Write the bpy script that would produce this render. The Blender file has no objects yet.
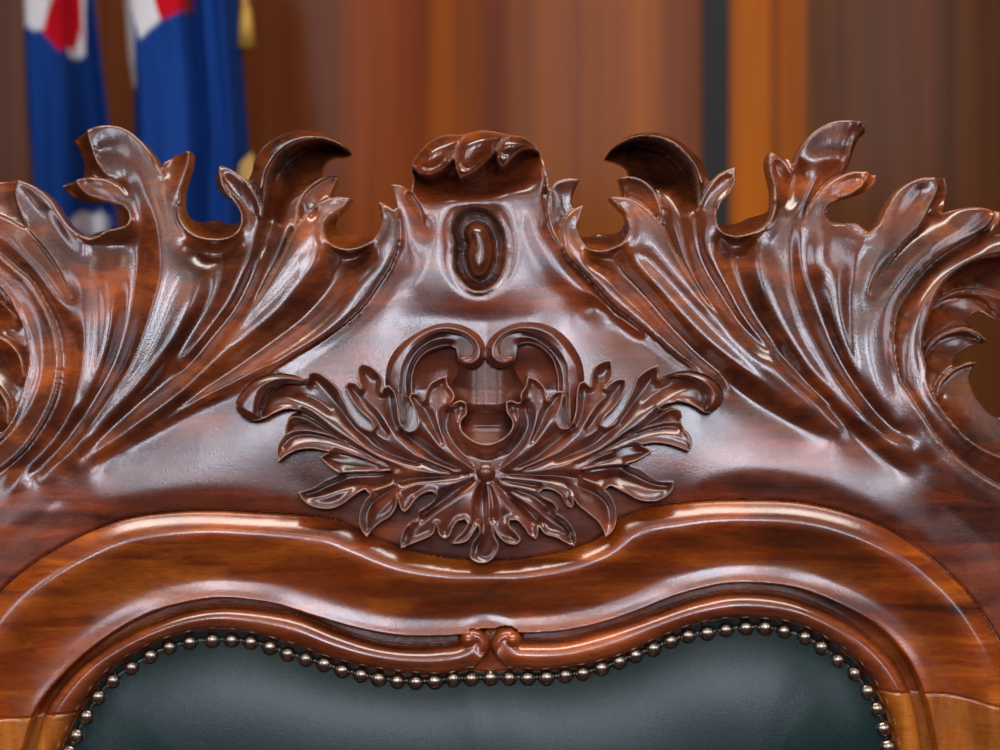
import bpy, bmesh, math, random
import numpy as np
from mathutils import Vector, Matrix
random.seed(4); rng = np.random.RandomState(7)
S = 0.0007            # metres for one unit of the carving drawing (1 mm = 1.43 units)
ZC = 1.45             # height of the drawing centre above the floor
def PX(x, y, h=0.0):  # carving drawing -> world; the chair back stands in the plane y = 0 facing -y
    return ((x-500)*S, -h*S, ZC+(375-y)*S)

# ------------------------------------------------------------------ curve helpers
def arr(p): return np.array(p, float)
def smooth(pts, step=0.5, closed=False, corner=62):
    P = arr(pts)[:, :2]; n = len(P)
    if n < 3 and not closed:
        L = np.hypot(*(P[1]-P[0])); m = max(2, int(L/step))
        return P[0]+(P[1]-P[0])*np.linspace(0, 1, m)[:, None]
    T = np.zeros_like(P); Tin = np.zeros_like(P)
    for i in range(n):
        a = P[i-1] if (i > 0 or closed) else None
        b = P[(i+1) % n] if (i < n-1 or closed) else None
        if a is None: T[i] = Tin[i] = (b-P[i])*0.9; continue
        if b is None: T[i] = Tin[i] = (P[i]-a)*0.9; continue
        u, v = P[i]-a, b-P[i]; lu, lv = np.hypot(*u)+1e-9, np.hypot(*v)+1e-9
        ang = math.degrees(math.acos(max(-1, min(1, float(u@v)/(lu*lv)))))
        if ang > corner: Tin[i] = u; T[i] = v
        else:
            d = (u/lu*lv+v/lv*lu)/(lu+lv)
            Tin[i] = d*lu; T[i] = d*lv
    out = []
    for i in range(n if closed else n-1):
        j = (i+1) % n; L = np.hypot(*(P[j]-P[i])); m = max(2, int(L/step))
        t = np.linspace(0, 1, m, endpoint=False)[:, None]
        out.append((2*t**3-3*t**2+1)*P[i]+(t**3-2*t**2+t)*T[i]+(-2*t**3+3*t**2)*P[j]+(t**3-t**2)*Tin[j])
    if not closed: out.append(P[-1:])
    return np.vstack(out)

class Field:
    """A regular grid of relief heights, solved between carved guide lines."""
    def __init__(s, x0, y0, x1, y1, g):
        s.x0, s.y0, s.g = x0, y0, g
        s.nx, s.ny = int(round((x1-x0)/g))+1, int(round((y1-y0)/g))+1
        s.X, s.Y = np.meshgrid(x0+np.arange(s.nx)*g, y0+np.arange(s.ny)*g)
        s.sum = np.zeros((s.ny, s.nx)); s.cnt = np.zeros((s.ny, s.nx)); s.wear = np.zeros((s.ny, s.nx))
        s.sharp = np.zeros((s.ny, s.nx))
    def ij(s, p):
        i = np.rint((p[:, 1]-s.y0)/s.g).astype(int); j = np.rint((p[:, 0]-s.x0)/s.g).astype(int)
        ok = (i >= 0) & (i < s.ny) & (j >= 0) & (j < s.nx)
        return i, j, ok
    def _put(s, p, h, pri=1.0):
        i, j, ok = s.ij(p)
        np.add.at(s.sum, (i[ok], j[ok]), h[ok]*pri); np.add.at(s.cnt, (i[ok], j[ok]), pri)
    def _h(s, h, m):
        h = np.atleast_1d(np.array(h, float))
        return np.interp(np.linspace(0, 1, m), np.linspace(0, 1, len(h)), h) if len(h) > 1 else np.full(m, h[0])
    def K(s, pts, h, wear=0, closed=False, sharp=0):
        p = smooth(pts, s.g*0.5, closed); s._put(p, s._h(h, len(p)))
        if wear: s._wear(p, wear)
        if sharp: s._mark(p, sharp)
    def St(s, pts, hl, hr, wear=1.0, off=None, closed=False):
        """step: hl on the left of travel, hr on the right (image y grows downward)"""
        p = smooth(pts, s.g*0.5, closed); d = np.gradient(p, axis=0); d /= (np.hypot(d[:, 0], d[:, 1])[:, None]+1e-9)
        nr = np.stack([-d[:, 1], d[:, 0]], 1); off = off or s.g*0.95
        L, R = s._h(hl, len(p)), s._h(hr, len(p))
        s._put(p-nr*off, L, 3); s._put(p+nr*off, R, 3)
        hi = np.where((L > R)[:, None], -nr, nr)*off*0.9
        if wear: s._wear(p+hi, wear)
        n_ = len(p); w_ = np.ones(n_); m_ = max(2, int(min(n_*.45, 26/s.g)))
        if not closed:
            if abs(L[0]-R[0]) < 5.5: w_[:m_] = np.linspace(0, 1, m_)
            if abs(L[-1]-R[-1]) < 5.5: w_[-m_:] = np.minimum(w_[-m_:], np.linspace(1, 0, m_))
        st = max(1, int(1.6))
        for q, wq in zip(p[::2], w_[::2]): s._mark(q[None, :], wq)
    def _near(s, p, rad, fn):
        for q in p[::max(1, int(1.0*0.8/(s.g*0.5)))]:
            j0 = max(0, int((q[0]-rad-s.x0)/s.g)); j1 = min(s.nx, int((q[0]+rad-s.x0)/s.g)+2)
            i0 = max(0, int((q[1]-rad-s.y0)/s.g)); i1 = min(s.ny, int((q[1]+rad-s.y0)/s.g)+2)
            if j0 >= j1 or i0 >= i1: continue
            d = np.hypot(s.X[i0:i1, j0:j1]-q[0], s.Y[i0:i1, j0:j1]-q[1]); fn((slice(i0, i1), slice(j0, j1)), d)
    def _wear(s, p, w):
        s._near(p, 3.5, lambda sl, d: np.maximum.at(s.wear, sl, w*np.exp(-(d/0.95)**2)))
    def _mark(s, p, w):
        s._near(p, 6, lambda sl, d: np.maximum.at(s.sharp, sl, w*np.exp(-(d/3.0)**2)))
    def solve(s, iters=220):
        val = [np.where(s.cnt > 0, s.sum/np.maximum(s.cnt, 1e-9), 0)]; msk = [(s.cnt > 0).astype(float)]
        while min(val[-1].shape) > 12:
            v, m = val[-1], msk[-1]; h, w = v.shape; H, W = (h+1)//2, (w+1)//2
            vp = np.zeros((H*2, W*2)); mp = np.zeros((H*2, W*2)); vp[:h, :w] = v*m; mp[:h, :w] = m
            ms = mp.reshape(H, 2, W, 2).sum((1, 3)); vs = vp.reshape(H, 2, W, 2).sum((1, 3))
            val.append(np.where(ms > 0, vs/np.maximum(ms, 1e-9), 0)); msk.append((ms > 0).astype(float))
        u = None
        for v, m in zip(val[::-1], msk[::-1]):
            if u is None: u = np.full(v.shape, v[m > 0].mean() if (m > 0).any() else 0.)
            else:
                u = np.repeat(np.repeat(u, 2, 0), 2, 1)[:v.shape[0], :v.shape[1]]
            mb = m > 0; u = np.where(mb, v, u)
            for k in range(iters):
                q = np.pad(u, 1, mode='edge')
                r = (q[:-2, 1:-1]+q[2:, 1:-1]+q[1:-1, :-2]+q[1:-1, 2:])*0.25
                u = np.where(mb, v, r)
        s.H = u
        return u
def blur(a, sg):
    r = int(sg*3+1); k = np.exp(-0.5*(np.arange(-r, r+1)/sg)**2); k /= k.sum()
    p = np.pad(a, ((r, r), (0, 0)), mode='edge'); o = sum(k[i]*p[i:i+a.shape[0]] for i in range(2*r+1))
    p = np.pad(o, ((0, 0), (r, r)), mode='edge'); return sum(k[i]*p[:, i:i+a.shape[1]] for i in range(2*r+1))
def dist(F, pts, maxd=None, closed=False, step=2.0):
    """distance of every grid point to a curve (whole grid, or within maxd), plus nearest points"""
    p = smooth(pts, step, closed)
    if closed: p = np.vstack([p, p[:1]])
    if maxd is None:
        D = np.full(F.X.shape, 1e9)
        for a, b in zip(p[:-1], p[1:]):
            d = b-a; L = d@d+1e-12; t = np.clip(((F.X-a[0])*d[0]+(F.Y-a[1])*d[1])/L, 0, 1)
            D = np.minimum(D, (F.X-a[0]-t*d[0])**2+(F.Y-a[1]-t*d[1])**2)
        return np.sqrt(D)
    D = np.full(F.X.shape, maxd*1.0); NX = F.X.copy(); NY = F.Y.copy()
    for a, b in zip(p[:-1], p[1:]):
        lo, hi = np.minimum(a, b)-maxd, np.maximum(a, b)+maxd
        j0 = max(0, int((lo[0]-F.x0)/F.g)); j1 = min(F.nx, int((hi[0]-F.x0)/F.g)+2)
        i0 = max(0, int((lo[1]-F.y0)/F.g)); i1 = min(F.ny, int((hi[1]-F.y0)/F.g)+2)
        if j0 >= j1 or i0 >= i1: continue
        sl = (slice(i0, i1), slice(j0, j1)); d = b-a; L = d@d+1e-12; X, Y = F.X[sl], F.Y[sl]
        t = np.clip(((X-a[0])*d[0]+(Y-a[1])*d[1])/L, 0, 1); qx, qy = a[0]+t*d[0], a[1]+t*d[1]
        e = np.hypot(X-qx, Y-qy); c = e < D[sl]
        D[sl] = np.where(c, e, D[sl]); NX[sl] = np.where(c, qx, NX[sl]); NY[sl] = np.where(c, qy, NY[sl])
    return D, NX, NY
def inside(F, poly, smoothit=True, X=None, Y=None):
    X = F.X if X is None else X; Y = F.Y if Y is None else Y
    p = smooth(poly, 1.0, True) if smoothit else arr(poly)
    x0, y0 = p.min(0); x1, y1 = p.max(0); r = np.zeros(X.shape, bool)
    rows = np.where((Y[:, 0] >= y0) & (Y[:, 0] <= y1))[0]
    q = np.roll(p, -1, 0)
    for i in rows:
        y = Y[i, 0]; c = (p[:, 1] <= y) != (q[:, 1] <= y)
        if not c.any(): continue
        a, b = p[c], q[c]; xs = np.sort(a[:, 0]+(y-a[:, 1])/(b[:, 1]-a[:, 1])*(b[:, 0]-a[:, 0]))
        r[i] = (np.searchsorted(xs, X[i]) % 2) == 1
    return r
def dome(F, poly, H, R, base=None, power=0.5):
    """rounded cushion height above the field inside a closed outline"""
    ins = inside(F, poly); D, _, _ = dist(F, poly, R, True, 1.0)
    t = np.clip(D/R, 0, 1); z = H*np.power(np.clip(1-(1-t)**2, 0, 1), power)
    return ins, z

TLX = [-60,0,60,90,130,200,300,400,487,600,700,760,830,880,930,970,1000,1060]; TLY = [570,538,502,476,456,432,428,452,466,448,426,424,442,466,488,528,560,640]
def lean_at(x, y):
    up = np.interp(x, TLX, TLY)-y
    return -0.165*22*np.log1p(np.exp(np.clip(up/22, -30, 30)))
# ------------------------------------------------------------------ materials
def new_mat(n):
    m = bpy.data.materials.new(n); m.use_nodes = True; nt = m.node_tree; b = nt.nodes['Principled BSDF']
    return m, nt, b
def N(nt, t, **kw):
    n = nt.nodes.new(t)
    for k, v in kw.items():
        if k in n.inputs: n.inputs[k].default_value = v
        else: setattr(n, k, v)
    return n
def ramp(nt, stops):
    r = nt.nodes.new('ShaderNodeValToRGB'); e = r.color_ramp.elements
    while len(e) < len(stops): e.new(0.5)
    for q, (pos, c) in zip(e, stops): q.position = pos; q.color = (*c, 1)
    return r
def wood(name, dark, mid, light, scale=(5, 1, 34), rough=0.26, coat=0.8, wearc=(0.62, 0.36, 0.24), crackle=0.16, warp=0.5, seed=0.0, spec=0.5, fig=1.0, rot=0, cr=0.13):
    m, nt, b = new_mat(name); L = nt.links.new
    tc = N(nt, 'ShaderNodeTexCoord'); mp = N(nt, 'ShaderNodeMapping'); mp.inputs['Scale'].default_value = scale
    mp.inputs['Location'].default_value = (seed, seed*.7, seed*1.3); mp.inputs['Rotation'].default_value = (0, rot, 0)
    L(tc.outputs['Object'], mp.inputs['Vector'])
    wn = N(nt, 'ShaderNodeTexNoise', Scale=0.9, Detail=3.0, Roughness=0.5); L(mp.outputs[0], wn.inputs['Vector'])
    mx = N(nt, 'ShaderNodeVectorMath', operation='MULTIPLY_ADD'); L(wn.outputs['Color'], mx.inputs[0]); mx.inputs[1].default_value = (warp*2,)*3; L(mp.outputs[0], mx.inputs[2])
    n1 = N(nt, 'ShaderNodeTexNoise', Scale=1.3, Detail=7.0, Roughness=0.62, Distortion=0.4); L(mx.outputs[0], n1.inputs['Vector'])
    r = ramp(nt, [(0.30, dark), (0.50, mid), (0.72, light)]); L(n1.outputs['Fac'], r.inputs[0])
    # broad figure of the timber
    n2 = N(nt, 'ShaderNodeTexNoise', Scale=7.0, Detail=2.0); L(tc.outputs['Object'], n2.inputs['Vector'])
    h2 = N(nt, 'ShaderNodeMapRange'); h2.inputs['From Min'].default_value = .3; h2.inputs['From Max'].default_value = .7; h2.inputs['To Min'].default_value = 1-.25*fig; h2.inputs['To Max'].default_value = 1+.3*fig
    L(n2.outputs['Fac'], h2.inputs[0])
    vm = N(nt, 'ShaderNodeVectorMath', operation='SCALE'); L(r.outputs[0], vm.inputs[0]); L(h2.outputs[0], vm.inputs['Scale'])
    # fine pores
    mp3 = N(nt, 'ShaderNodeMapping'); mp3.inputs['Scale'].default_value = (130, 60, 900); mp3.inputs['Rotation'].default_value = (0, rot, 0); L(tc.outputs['Object'], mp3.inputs['Vector'])
    n3 = N(nt, 'ShaderNodeTexNoise', Scale=1.0, Detail=3.0); L(mp3.outputs[0], n3.inputs['Vector'])
    r3 = ramp(nt, [(0.35, (0.55, 0.5, 0.48)), (0.5, (1, 1, 1))]); L(n3.outputs['Fac'], r3.inputs[0])
    mu = N(nt, 'ShaderNodeMix', data_type='RGBA', blend_type='MULTIPLY'); mu.inputs[0].default_value = 0.55; L(vm.outputs[0], mu.inputs[6]); L(r3.outputs[0], mu.inputs[7])
    # worn edges, from the 'wear' attribute
    at = N(nt, 'ShaderNodeAttribute', attribute_name='wear')
    nw = N(nt, 'ShaderNodeTexNoise', Scale=90.0, Detail=3.0); L(tc.outputs['Object'], nw.inputs['Vector'])
    rw = N(nt, 'ShaderNodeMapRange'); rw.inputs['From Min'].default_value = .35; rw.inputs['From Max'].default_value = .6; rw.inputs['To Min'].default_value = .35; L(nw.outputs['Fac'], rw.inputs[0])
    wm = N(nt, 'ShaderNodeMath', operation='MULTIPLY'); L(at.outputs['Fac'], wm.inputs[0]); L(rw.outputs[0], wm.inputs[1])
    wc = N(nt, 'ShaderNodeMath', operation='MULTIPLY'); L(wm.outputs[0], wc.inputs[0]); wc.inputs[1].default_value = 0.8; wc.use_clamp = True
    mw = N(nt, 'ShaderNodeMix', data_type='RGBA'); L(wc.outputs[0], mw.inputs[0]); L(mu.outputs[2], mw.inputs[6]); mw.inputs[7].default_value = (*wearc, 1)
    # old wax and dust, from the 'dust' attribute
    ad = N(nt, 'ShaderNodeAttribute', attribute_name='dust')
    nd = N(nt, 'ShaderNodeTexNoise', Scale=160.0, Detail=4.0); L(tc.outputs['Object'], nd.inputs['Vector'])
    rd = N(nt, 'ShaderNodeMapRange'); rd.inputs['From Min'].default_value = .38; rd.inputs['From Max'].default_value = .62; L(nd.outputs['Fac'], rd.inputs[0])
    dm = N(nt, 'ShaderNodeMath', operation='MULTIPLY'); L(ad.outputs['Fac'], dm.inputs[0]); L(rd.outputs[0], dm.inputs[1])
    md = N(nt, 'ShaderNodeMix', data_type='RGBA'); L(dm.outputs[0], md.inputs[0]); L(mw.outputs[2], md.inputs[6]); md.inputs[7].default_value = (0.30, 0.27, 0.20, 1)
    # warmer, thinner polish in broad cloudy patches
    no = N(nt, 'ShaderNodeTexNoise', Scale=16.0, Detail=3.0, Distortion=.6); L(tc.outputs['Object'], no.inputs['Vector'])
    ro = N(nt, 'ShaderNodeMapRange'); ro.inputs['From Min'].default_value = .5; ro.inputs['From Max'].default_value = .68; ro.inputs['To Max'].default_value = .5; L(no.outputs['Fac'], ro.inputs[0])
    mo = N(nt, 'ShaderNodeMix', data_type='RGBA'); L(ro.outputs[0], mo.inputs[0]); L(mu.outputs[2], mo.inputs[6])
    sc2 = N(nt, 'ShaderNodeMix', data_type='RGBA', blend_type='MULTIPLY'); sc2.inputs[0].default_value = 1; L(mu.outputs[2], sc2.inputs[6]); sc2.inputs[7].default_value = (1.9, 1.65, 1.0, 1); L(sc2.outputs[2], mo.inputs[7])
    L(mo.outputs[2], mw.inputs[6])
    L(md.outputs[2], b.inputs['Base Color'])
    b.inputs['Specular IOR Level'].default_value = spec
    nr = N(nt, 'ShaderNodeTexNoise', Scale=55.0, Detail=4.0); L(tc.outputs['Object'], nr.inputs['Vector'])
    rr = N(nt, 'ShaderNodeMapRange'); rr.inputs['From Min'].default_value = .3; rr.inputs['From Max'].default_value = .7; rr.inputs['To Min'].default_value = rough*.8; rr.inputs['To Max'].default_value = rough*1.35
    L(nr.outputs['Fac'], rr.inputs[0]); L(rr.outputs[0], b.inputs['Roughness'])
    b.inputs['Coat Weight'].default_value = coat; b.inputs['Coat Roughness'].default_value = cr; b.inputs['Coat IOR'].default_value = 1.62
    vo = N(nt, 'ShaderNodeTexNoise', Scale=620.0, Detail=2.0, Roughness=0.6); L(tc.outputs['Object'], vo.inputs['Vector'])
    bp = N(nt, 'ShaderNodeBump', Strength=crackle, Distance=0.0004); L(vo.outputs['Fac'], bp.inputs['Height'])
    L(bp.outputs[0], b.inputs['Normal']); L(bp.outputs[0], b.inputs['Coat Normal'])
    return m
def srgb(r, g, b):
    f = lambda c: ((c/255+.055)/1.055)**2.4 if c/255 > .04045 else c/255/12.92
    return (f(r), f(g), f(b))
M_leaf = wood('polished_mahogany_carving', srgb(42, 17, 9), srgb(98, 45, 21), srgb(158, 80, 32), scale=(14, 4, 26), seed=3)
M_crest = wood('polished_mahogany_crest', srgb(50, 19, 10), srgb(104, 45, 22), srgb(154, 72, 30), scale=(5, 2, 40), seed=11, cr=0.17)
M_orn = wood('polished_mahogany_ornament', srgb(50, 21, 14), srgb(98, 46, 29), srgb(136, 70, 44), scale=(22, 8, 22), seed=5, rough=0.3, cr=0.2)
M_mould = wood('polished_walnut_moulding', srgb(62, 22, 7), srgb(136, 60, 15), srgb(192, 104, 26), scale=(4, 2, 30), seed=23, warp=0.8, fig=1.2, crackle=.12)
M_bead = wood('polished_walnut_bead', srgb(88, 36, 14), srgb(138, 64, 28), srgb(178, 92, 42), scale=(6, 2, 36), seed=31, crackle=.12)
M_stile = wood('honey_brown_stile_wood', srgb(122, 62, 18), srgb(164, 92, 30), srgb(194, 120, 44), scale=(40, 2, 5), seed=41, crackle=.12)

# ------------------------------------------------------------------ scene helpers
C = bpy.context.scene.collection
def link(o, parent=None):
    C.objects.link(o)
    if parent is not None: o.parent = parent
    return o
def empty(name, loc=(0, 0, 0)):
    o = bpy.data.objects.new(name, None); o.location = loc; o.empty_display_size = .05; return link(o)
def tag(o, label=None, cat=None, group=None, kind=None):
    for k, v in (('label', label), ('category', cat), ('group', group), ('kind', kind)):
        if v: o[k] = v
    return o
def mesh_obj(name, V, Fc, mat, parent=None, attrs=None, smooth_=True):
    me = bpy.data.meshes.new(name); V = np.asarray(V, np.float32); Fc = np.asarray(Fc, np.int32)
    me.vertices.add(len(V)); me.vertices.foreach_set('co', V.ravel())
    nf, k = Fc.shape; me.loops.add(nf*k); me.loops.foreach_set('vertex_index', Fc.ravel())
    me.polygons.add(nf); me.polygons.foreach_set('loop_start', np.arange(nf, dtype=np.int32)*k)
    me.polygons.foreach_set('loop_total', np.full(nf, k, np.int32))
    if smooth_: me.polygons.foreach_set('use_smooth', np.ones(nf, bool))
    for n, a in (attrs or {}).items():
        at = me.attributes.new(n, 'FLOAT', 'POINT'); at.data.foreach_set('value', np.asarray(a, np.float32))
    me.update(calc_edges=True); me.validate(); me.materials.append(mat)
    return link(bpy.data.objects.new(name, me), parent)
def bm_obj(name, bm, mat, parent=None, sm=True):
    me = bpy.data.meshes.new(name); bmesh.ops.recalc_face_normals(bm, faces=bm.faces); bm.to_mesh(me); bm.free()
    if sm:
        for p in me.polygons: p.use_smooth = True
    me.materials.append(mat); return link(bpy.data.objects.new(name, me), parent)

LEANF = None
def relief_mesh(name, F, cells, H, PXc, PYc, back, mat, parent, attrs=None):
    """front relief from the chosen grid cells, closed by side walls and a flat back"""
    ii, jj = np.where(cells); nx = F.nx
    q = np.stack([ii*nx+jj, (ii+1)*nx+jj, (ii+1)*nx+jj+1, ii*nx+jj+1], 1)
    used, inv = np.unique(q, return_inverse=True); q = inv.reshape(-1, 4)
    x = PXc.ravel()[used]; y = PYc.ravel()[used]; h = H.ravel()[used]
    n = len(used)
    gs = 1+lean_at(x, y)*-S/1.75      # the crest widens a little as it leans back
    Vf = np.stack([(x-500)*S*gs, -h*S, ZC+(375-y)*S*gs], 1)
    bk = back if np.ndim(back) == 0 else back.ravel()[used]
    Vm = np.stack([(x-500)*S*gs, -np.minimum(h-1.0, bk)*S, ZC+(375-y)*S*gs], 1)
    e = np.concatenate([q[:, [0, 1]], q[:, [1, 2]], q[:, [2, 3]], q[:, [3, 0]]])
    key = np.minimum(e[:, 0], e[:, 1]).astype(np.int64)*n+np.maximum(e[:, 0], e[:, 1])
    _, idx, cnt = np.unique(key, return_index=True, return_counts=True); be = e[idx[cnt == 1]]
    bu, bi = np.unique(be, return_inverse=True); bi = bi.reshape(-1, 2)+2*n; nb = len(bu)
    side = np.stack([bi[:, 1], bi[:, 0], bi[:, 0]+nb, bi[:, 1]+nb], 1)
    # flat back: coarse copy of the same cells
    backf = q[:, ::-1]+n
    V = np.vstack([Vf, Vm, Vf[bu], Vm[bu]]); Fc = np.vstack([q, side, backf])
    at = {}
    for k, a in (attrs or {}).items(): at[k] = np.concatenate([a.ravel()[used], np.zeros(n), a.ravel()[used][bu]*.5, np.zeros(nb)])
    o = mesh_obj(name, V, Fc, mat, parent, at)
    # crisp corner between the front and the side walls
    me = o.data; nf = len(q)
    sm = np.ones(len(me.polygons), bool); sm[nf+len(side):] = False; me.polygons.foreach_set('use_smooth', sm)
    return o
# ================================================================== room light
EXPO = -0.1; FSTOP = 5.6
WINS = [(-2.5, -2.0, 2.2, 3.95), (-1.25, -.6, 2.2, 3.95), (0.0, .9, 2.2, 3.95), (1.4, 1.95, 2.2, 3.95)]
WPOW = [31, 46, 64, 38]; WCOL = [(.82, .86, 1)]*4
CEIL = [(0, -.75, 3.6, .8, 100, (1, .91, .82)), (0, -3.6, 1.6, .4, 8, (1, .92, .82))]
SPOW = (34, 34)
# ================================================================== the main relief
g = 1.0
F = Field(-60, 110, 1060, 800, g)
SIL = [
 ([(-60,200),(-30,186),(0,180.5),(18,179.5)], -8),
 ([(18,179.5),(32,185),(48,196),(60,213),(70,227),(83,235.5)], 7),
 ([(83,235.5),(90,232),(100,228.5),(112,225),(118,219),(119,213),(114,207),(106,203),(94,202.5),(80,200),(68,195),(58,185)], -20),
 ([(58,185),(66,181.5),(75,180)], -10),
 ([(75,180),(81,177)], 2),
 ([(81,177),(80,160),(75,147),(71,139.5)], -14),
 ([(71,139.5),(79,134),(87,130)], -8),
 ([(87,130),(96,127),(107,125.7),(125,129),(140,140),(153,155),(160,168.5)], 5),
 ([(160,168.5),(162,164),(172,156.5),(186,151)], -6),
 ([(186,151),(190,151.5),(189,165),(185,178),(181,193),(181,205)], 8),
 ([(181,205),(183,212),(189,218),(197,220),(210,217),(218,219),(226,222),(234,220.5),(238,213),(230,202),(218,192),(213,182),(213,172),(216,167),(218.5,165.5)], -24),
 ([(218.5,165.5),(228,168),(238,174),(248,180.5)], 6),
 ([(248,180.5),(251,174),(254,161),(260,150),(273,139),(285,132.6),(300,130),(320,132),(335,137.6),(346,145),(351,152.7)], -4),
 ([(351,152.7),(344,155),(333,155.7),(324,161),(321,170),(320,177)], -12),
 ([(320,177),(328,176),(337,174.6),(336,181),(332,190),(329,198)], -6),
 ([(329,198),(340,197),(351,198.5)], 3),
 ([(351,198.5),(347,205),(340,212),(336,216)], 7),
 ([(336,216),(334,224),(336,229),(345,231),(360,233),(370,235.5),(377,231),(379.5,222),(380.5,216)], -24),
 ([(380.5,216),(379,208),(378.5,202)], 7),
 ([(378.5,202),(386,205),(394,210),(397,208)], 5),
 ([(397,208),(395,197),(391,184)], 7),
 ([(391,184),(402,186),(411,192)], 5),
 ([(411,192),(412.5,186),(412.5,173),(412.5,165),(420,153),(430,143),(442,137),(465,135.5),(480,132),(495,133),(510,136),(525,139),(535,146),(540,155),(545,167.5),(548,183),(549,192)], 8),
 ([(549,192),(553,185),(562,180),(580,179)], 6),
 ([(580,179),(575,190),(572,200),(574,209)], 2),
 ([(574,209),(579,206.5),(584,205)], 6),
 ([(584,205),(581,216),(579,226)], 7),
 ([(579,226),(580.5,231.6),(588,235),(600,231),(612,232),(622,228.5),(626,222)], -24),
 ([(626,222),(625,214),(618,207),(609,197.6)], 7),
 ([(609,197.6),(617,197),(625,197.5)], 4),
 ([(625,197.5),(622,188),(619,178)], 0),
 ([(619,178),(626,176.5),(630,176)], 4),
 ([(630,176),(628,168),(620,162),(605,157.7)], -12),
 ([(605,157.7),(612,148),(623,139),(643,132),(660,132.6),(678,139),(690,149),(702,161),(707,172),(710,182)], -4),
 ([(710,182),(720,173),(735,166.5)], 6),
 ([(735,166.5),(735.5,180),(730,193),(721,203),(718,212)], 7),
 ([(718,212),(719,219),(724,221.5),(734,222),(744,219.5),(752,215.5),(762,213),(771,208.5),(773,203)], -24),
 ([(773,203),(773,190),(769,172),(768,156),(770,151.5)], 8),
 ([(770,151.5),(780,154),(790,160),(795,163.5)], -6),
 ([(795,163.5),(797,155),(805,141),(818,129),(832,122.5),(850,121),(861.5,122)], 8),
 ([(861.5,122),(867,125),(868.5,129),(862,137),(857,148),(853,161),(847,171)], -14),
 ([(847,171),(860,172),(868,171.7)], 5),
 ([(868,171.7),(880,173.5),(879,180),(873,187),(862,193),(850,197),(838,200)], -16),
 ([(838,200),(829,207),(826,214),(832,221),(845,223)], 6),
 ([(845,223),(858,223),(865,228),(870,232)], -4),
 ([(870,232),(879,223),(887,207),(894,195),(905,185),(918,179),(935,177)], 6),
 ([(935,177),(950,176),(952.5,185),(949,200),(943,213)], -14),
 ([(943,213),(954,210),(966,208),(981,208),(993,210)], 5),
 ([(993,210),(1004,211),(1003,220),(995,229),(986,236)], -10),
 ([(986,236),(1000,234),(1030,232),(1060,238)], 2),
]
sil = [];
for seg, h in SIL:
    p = smooth(seg, 0.5); F._put(p, np.full(len(p), float(h))); sil.append(p[:-1])
    if h > 2: F._wear(p, 1.0)
SILP = np.vstack(sil+[arr([(1060,238),(1060,800),(-60,800)])])
# openings between the cusps of the two side scrolls
HOLE_R = [(974,320.4),(984.5,312),(1000,318),(1022,330),(1040,362),(1034,400),(1016,417),(1000,416.7),(985.7,402.9),(977,388),(975,378),(981,362),(974,361),(962,366),(958,364),(963,356.5),(971,349.5),(982,344.8),(991.6,342.5),(985.6,332.4),(979.6,327.6)]
cx = 487.5
HOLE_L = [(2*cx-x-16, y) for x, y in HOLE_R]

# ---- left spray
F.St([(18,179.5),(15,190),(17,202),(22,216),(29,230)], [6,6,3], [-12,-8,-2][::-1] and [-6,-4,1])
F.St([(29,230),(40,242),(54,260),(64,278),(72,298)], [5,5,4], [1,1,3], wear=.6)
F.K([(26,190),(36,208),(50,230),(66,250),(80,274),(88,300),(88,330),(85,360),(79,390),(74,408),(60,436),(48,450),(10,490)], [2,2,4,8,11,11,10,8,3])
F.K([(106,280),(109,300),(110,320),(107,344),(102,368),(90,394),(78,414)], [6,9,9,8,7])
F.K([(97,285),(99,320),(96,350),(90,380),(82,400)], [4,4,4,4])
F.K([(50,207),(66,238),(85,262)], [2,2,4])
F.K([(141,235),(139,262),(134,290),(127,325),(117,358),(104,384),(88,412),(74,432),(58,450),(30,474)], [-2,-4,-5,-6,-6,-5,-4,-3,-1])
F.K([(100,152),(108,150),(125,158),(140,173),(150,195),(160,225),(163,250),(163,275),(156,300),(148,324),(136,356),(120,384),(100,410),(80,438),(70,450),(35,483)], [0,4,8,12,14,14,13,12,10,8,2])
F.K([(200,264),(197,276),(192,300),(184,318),(172,344),(156,368),(138,392),(112,420),(88,448),(60,472)], [3,10,12,11,10,8,2])
F.K([(175,255),(178,262),(172,300),(155,345),(135,375),(112,402),(90,430)], [8,8,7,6,5])
F.K([(228,250),(224,270),(214,298),(200,322),(184,345),(160,373),(138,398),(110,425)], [-2,-3,-2,-1,0,0])
F.St([(75,180),(88,177.5),(100,178),(110,180),(120,186),(128,195)], [-8,-6,1], [6,5,4])
F.K([(128,196),(136,208),(141,222),(141,235)], [3,2,0,-2])
F.St([(87,130),(89,140),(93,153),(98,165),(106,175),(118,184)], [7,7,6,5], [-5,-5,-4,0])
F.K([(80,183),(95,186),(112,194),(128,206),(136,222)], [2,3,6,8,5])
F.St([(83,235.5),(90,238),(96,237),(105,231),(117,228),(127,224),(129,216),(124,208),(112,204),(96,199),(84,193),(78,186),(75,181)], [-6,-6,-8,-8,-8,-6,-6,-6,-6,-6], [8,8,8,8,7,7,6,6,6,6])
F.K([(96,246),(115,243),(128,240)], [0,-5,-3])
F.St([(160,168.5),(162,172),(165,180)], [-4,2], [5,4])
F.K([(165,180),(168,200),(170,225),(172,245)], [2,3,5,8])
F.K([(184,160),(176,180),(173,205),(176,225),(186,240)], [2,3,5,6,6])
F.St([(181,205),(182,218),(188,228),(200,236),(210,238),(224,238),(234,234),(240,226),(241,216),(236,205),(226,194),(220,180),(218.5,167)], [-7,-9,-10,-10,-10,-9,-8,-7,-6,-6], [9,10,11,11,11,11,10,9,8,7])
F.K([(190,246),(205,251),(222,251),(238,243)], [1,-9,-9,0])
F.K([(228,178),(240,196),(250,214),(252,230),(246,250)], [1,-1,0,2,3])
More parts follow.
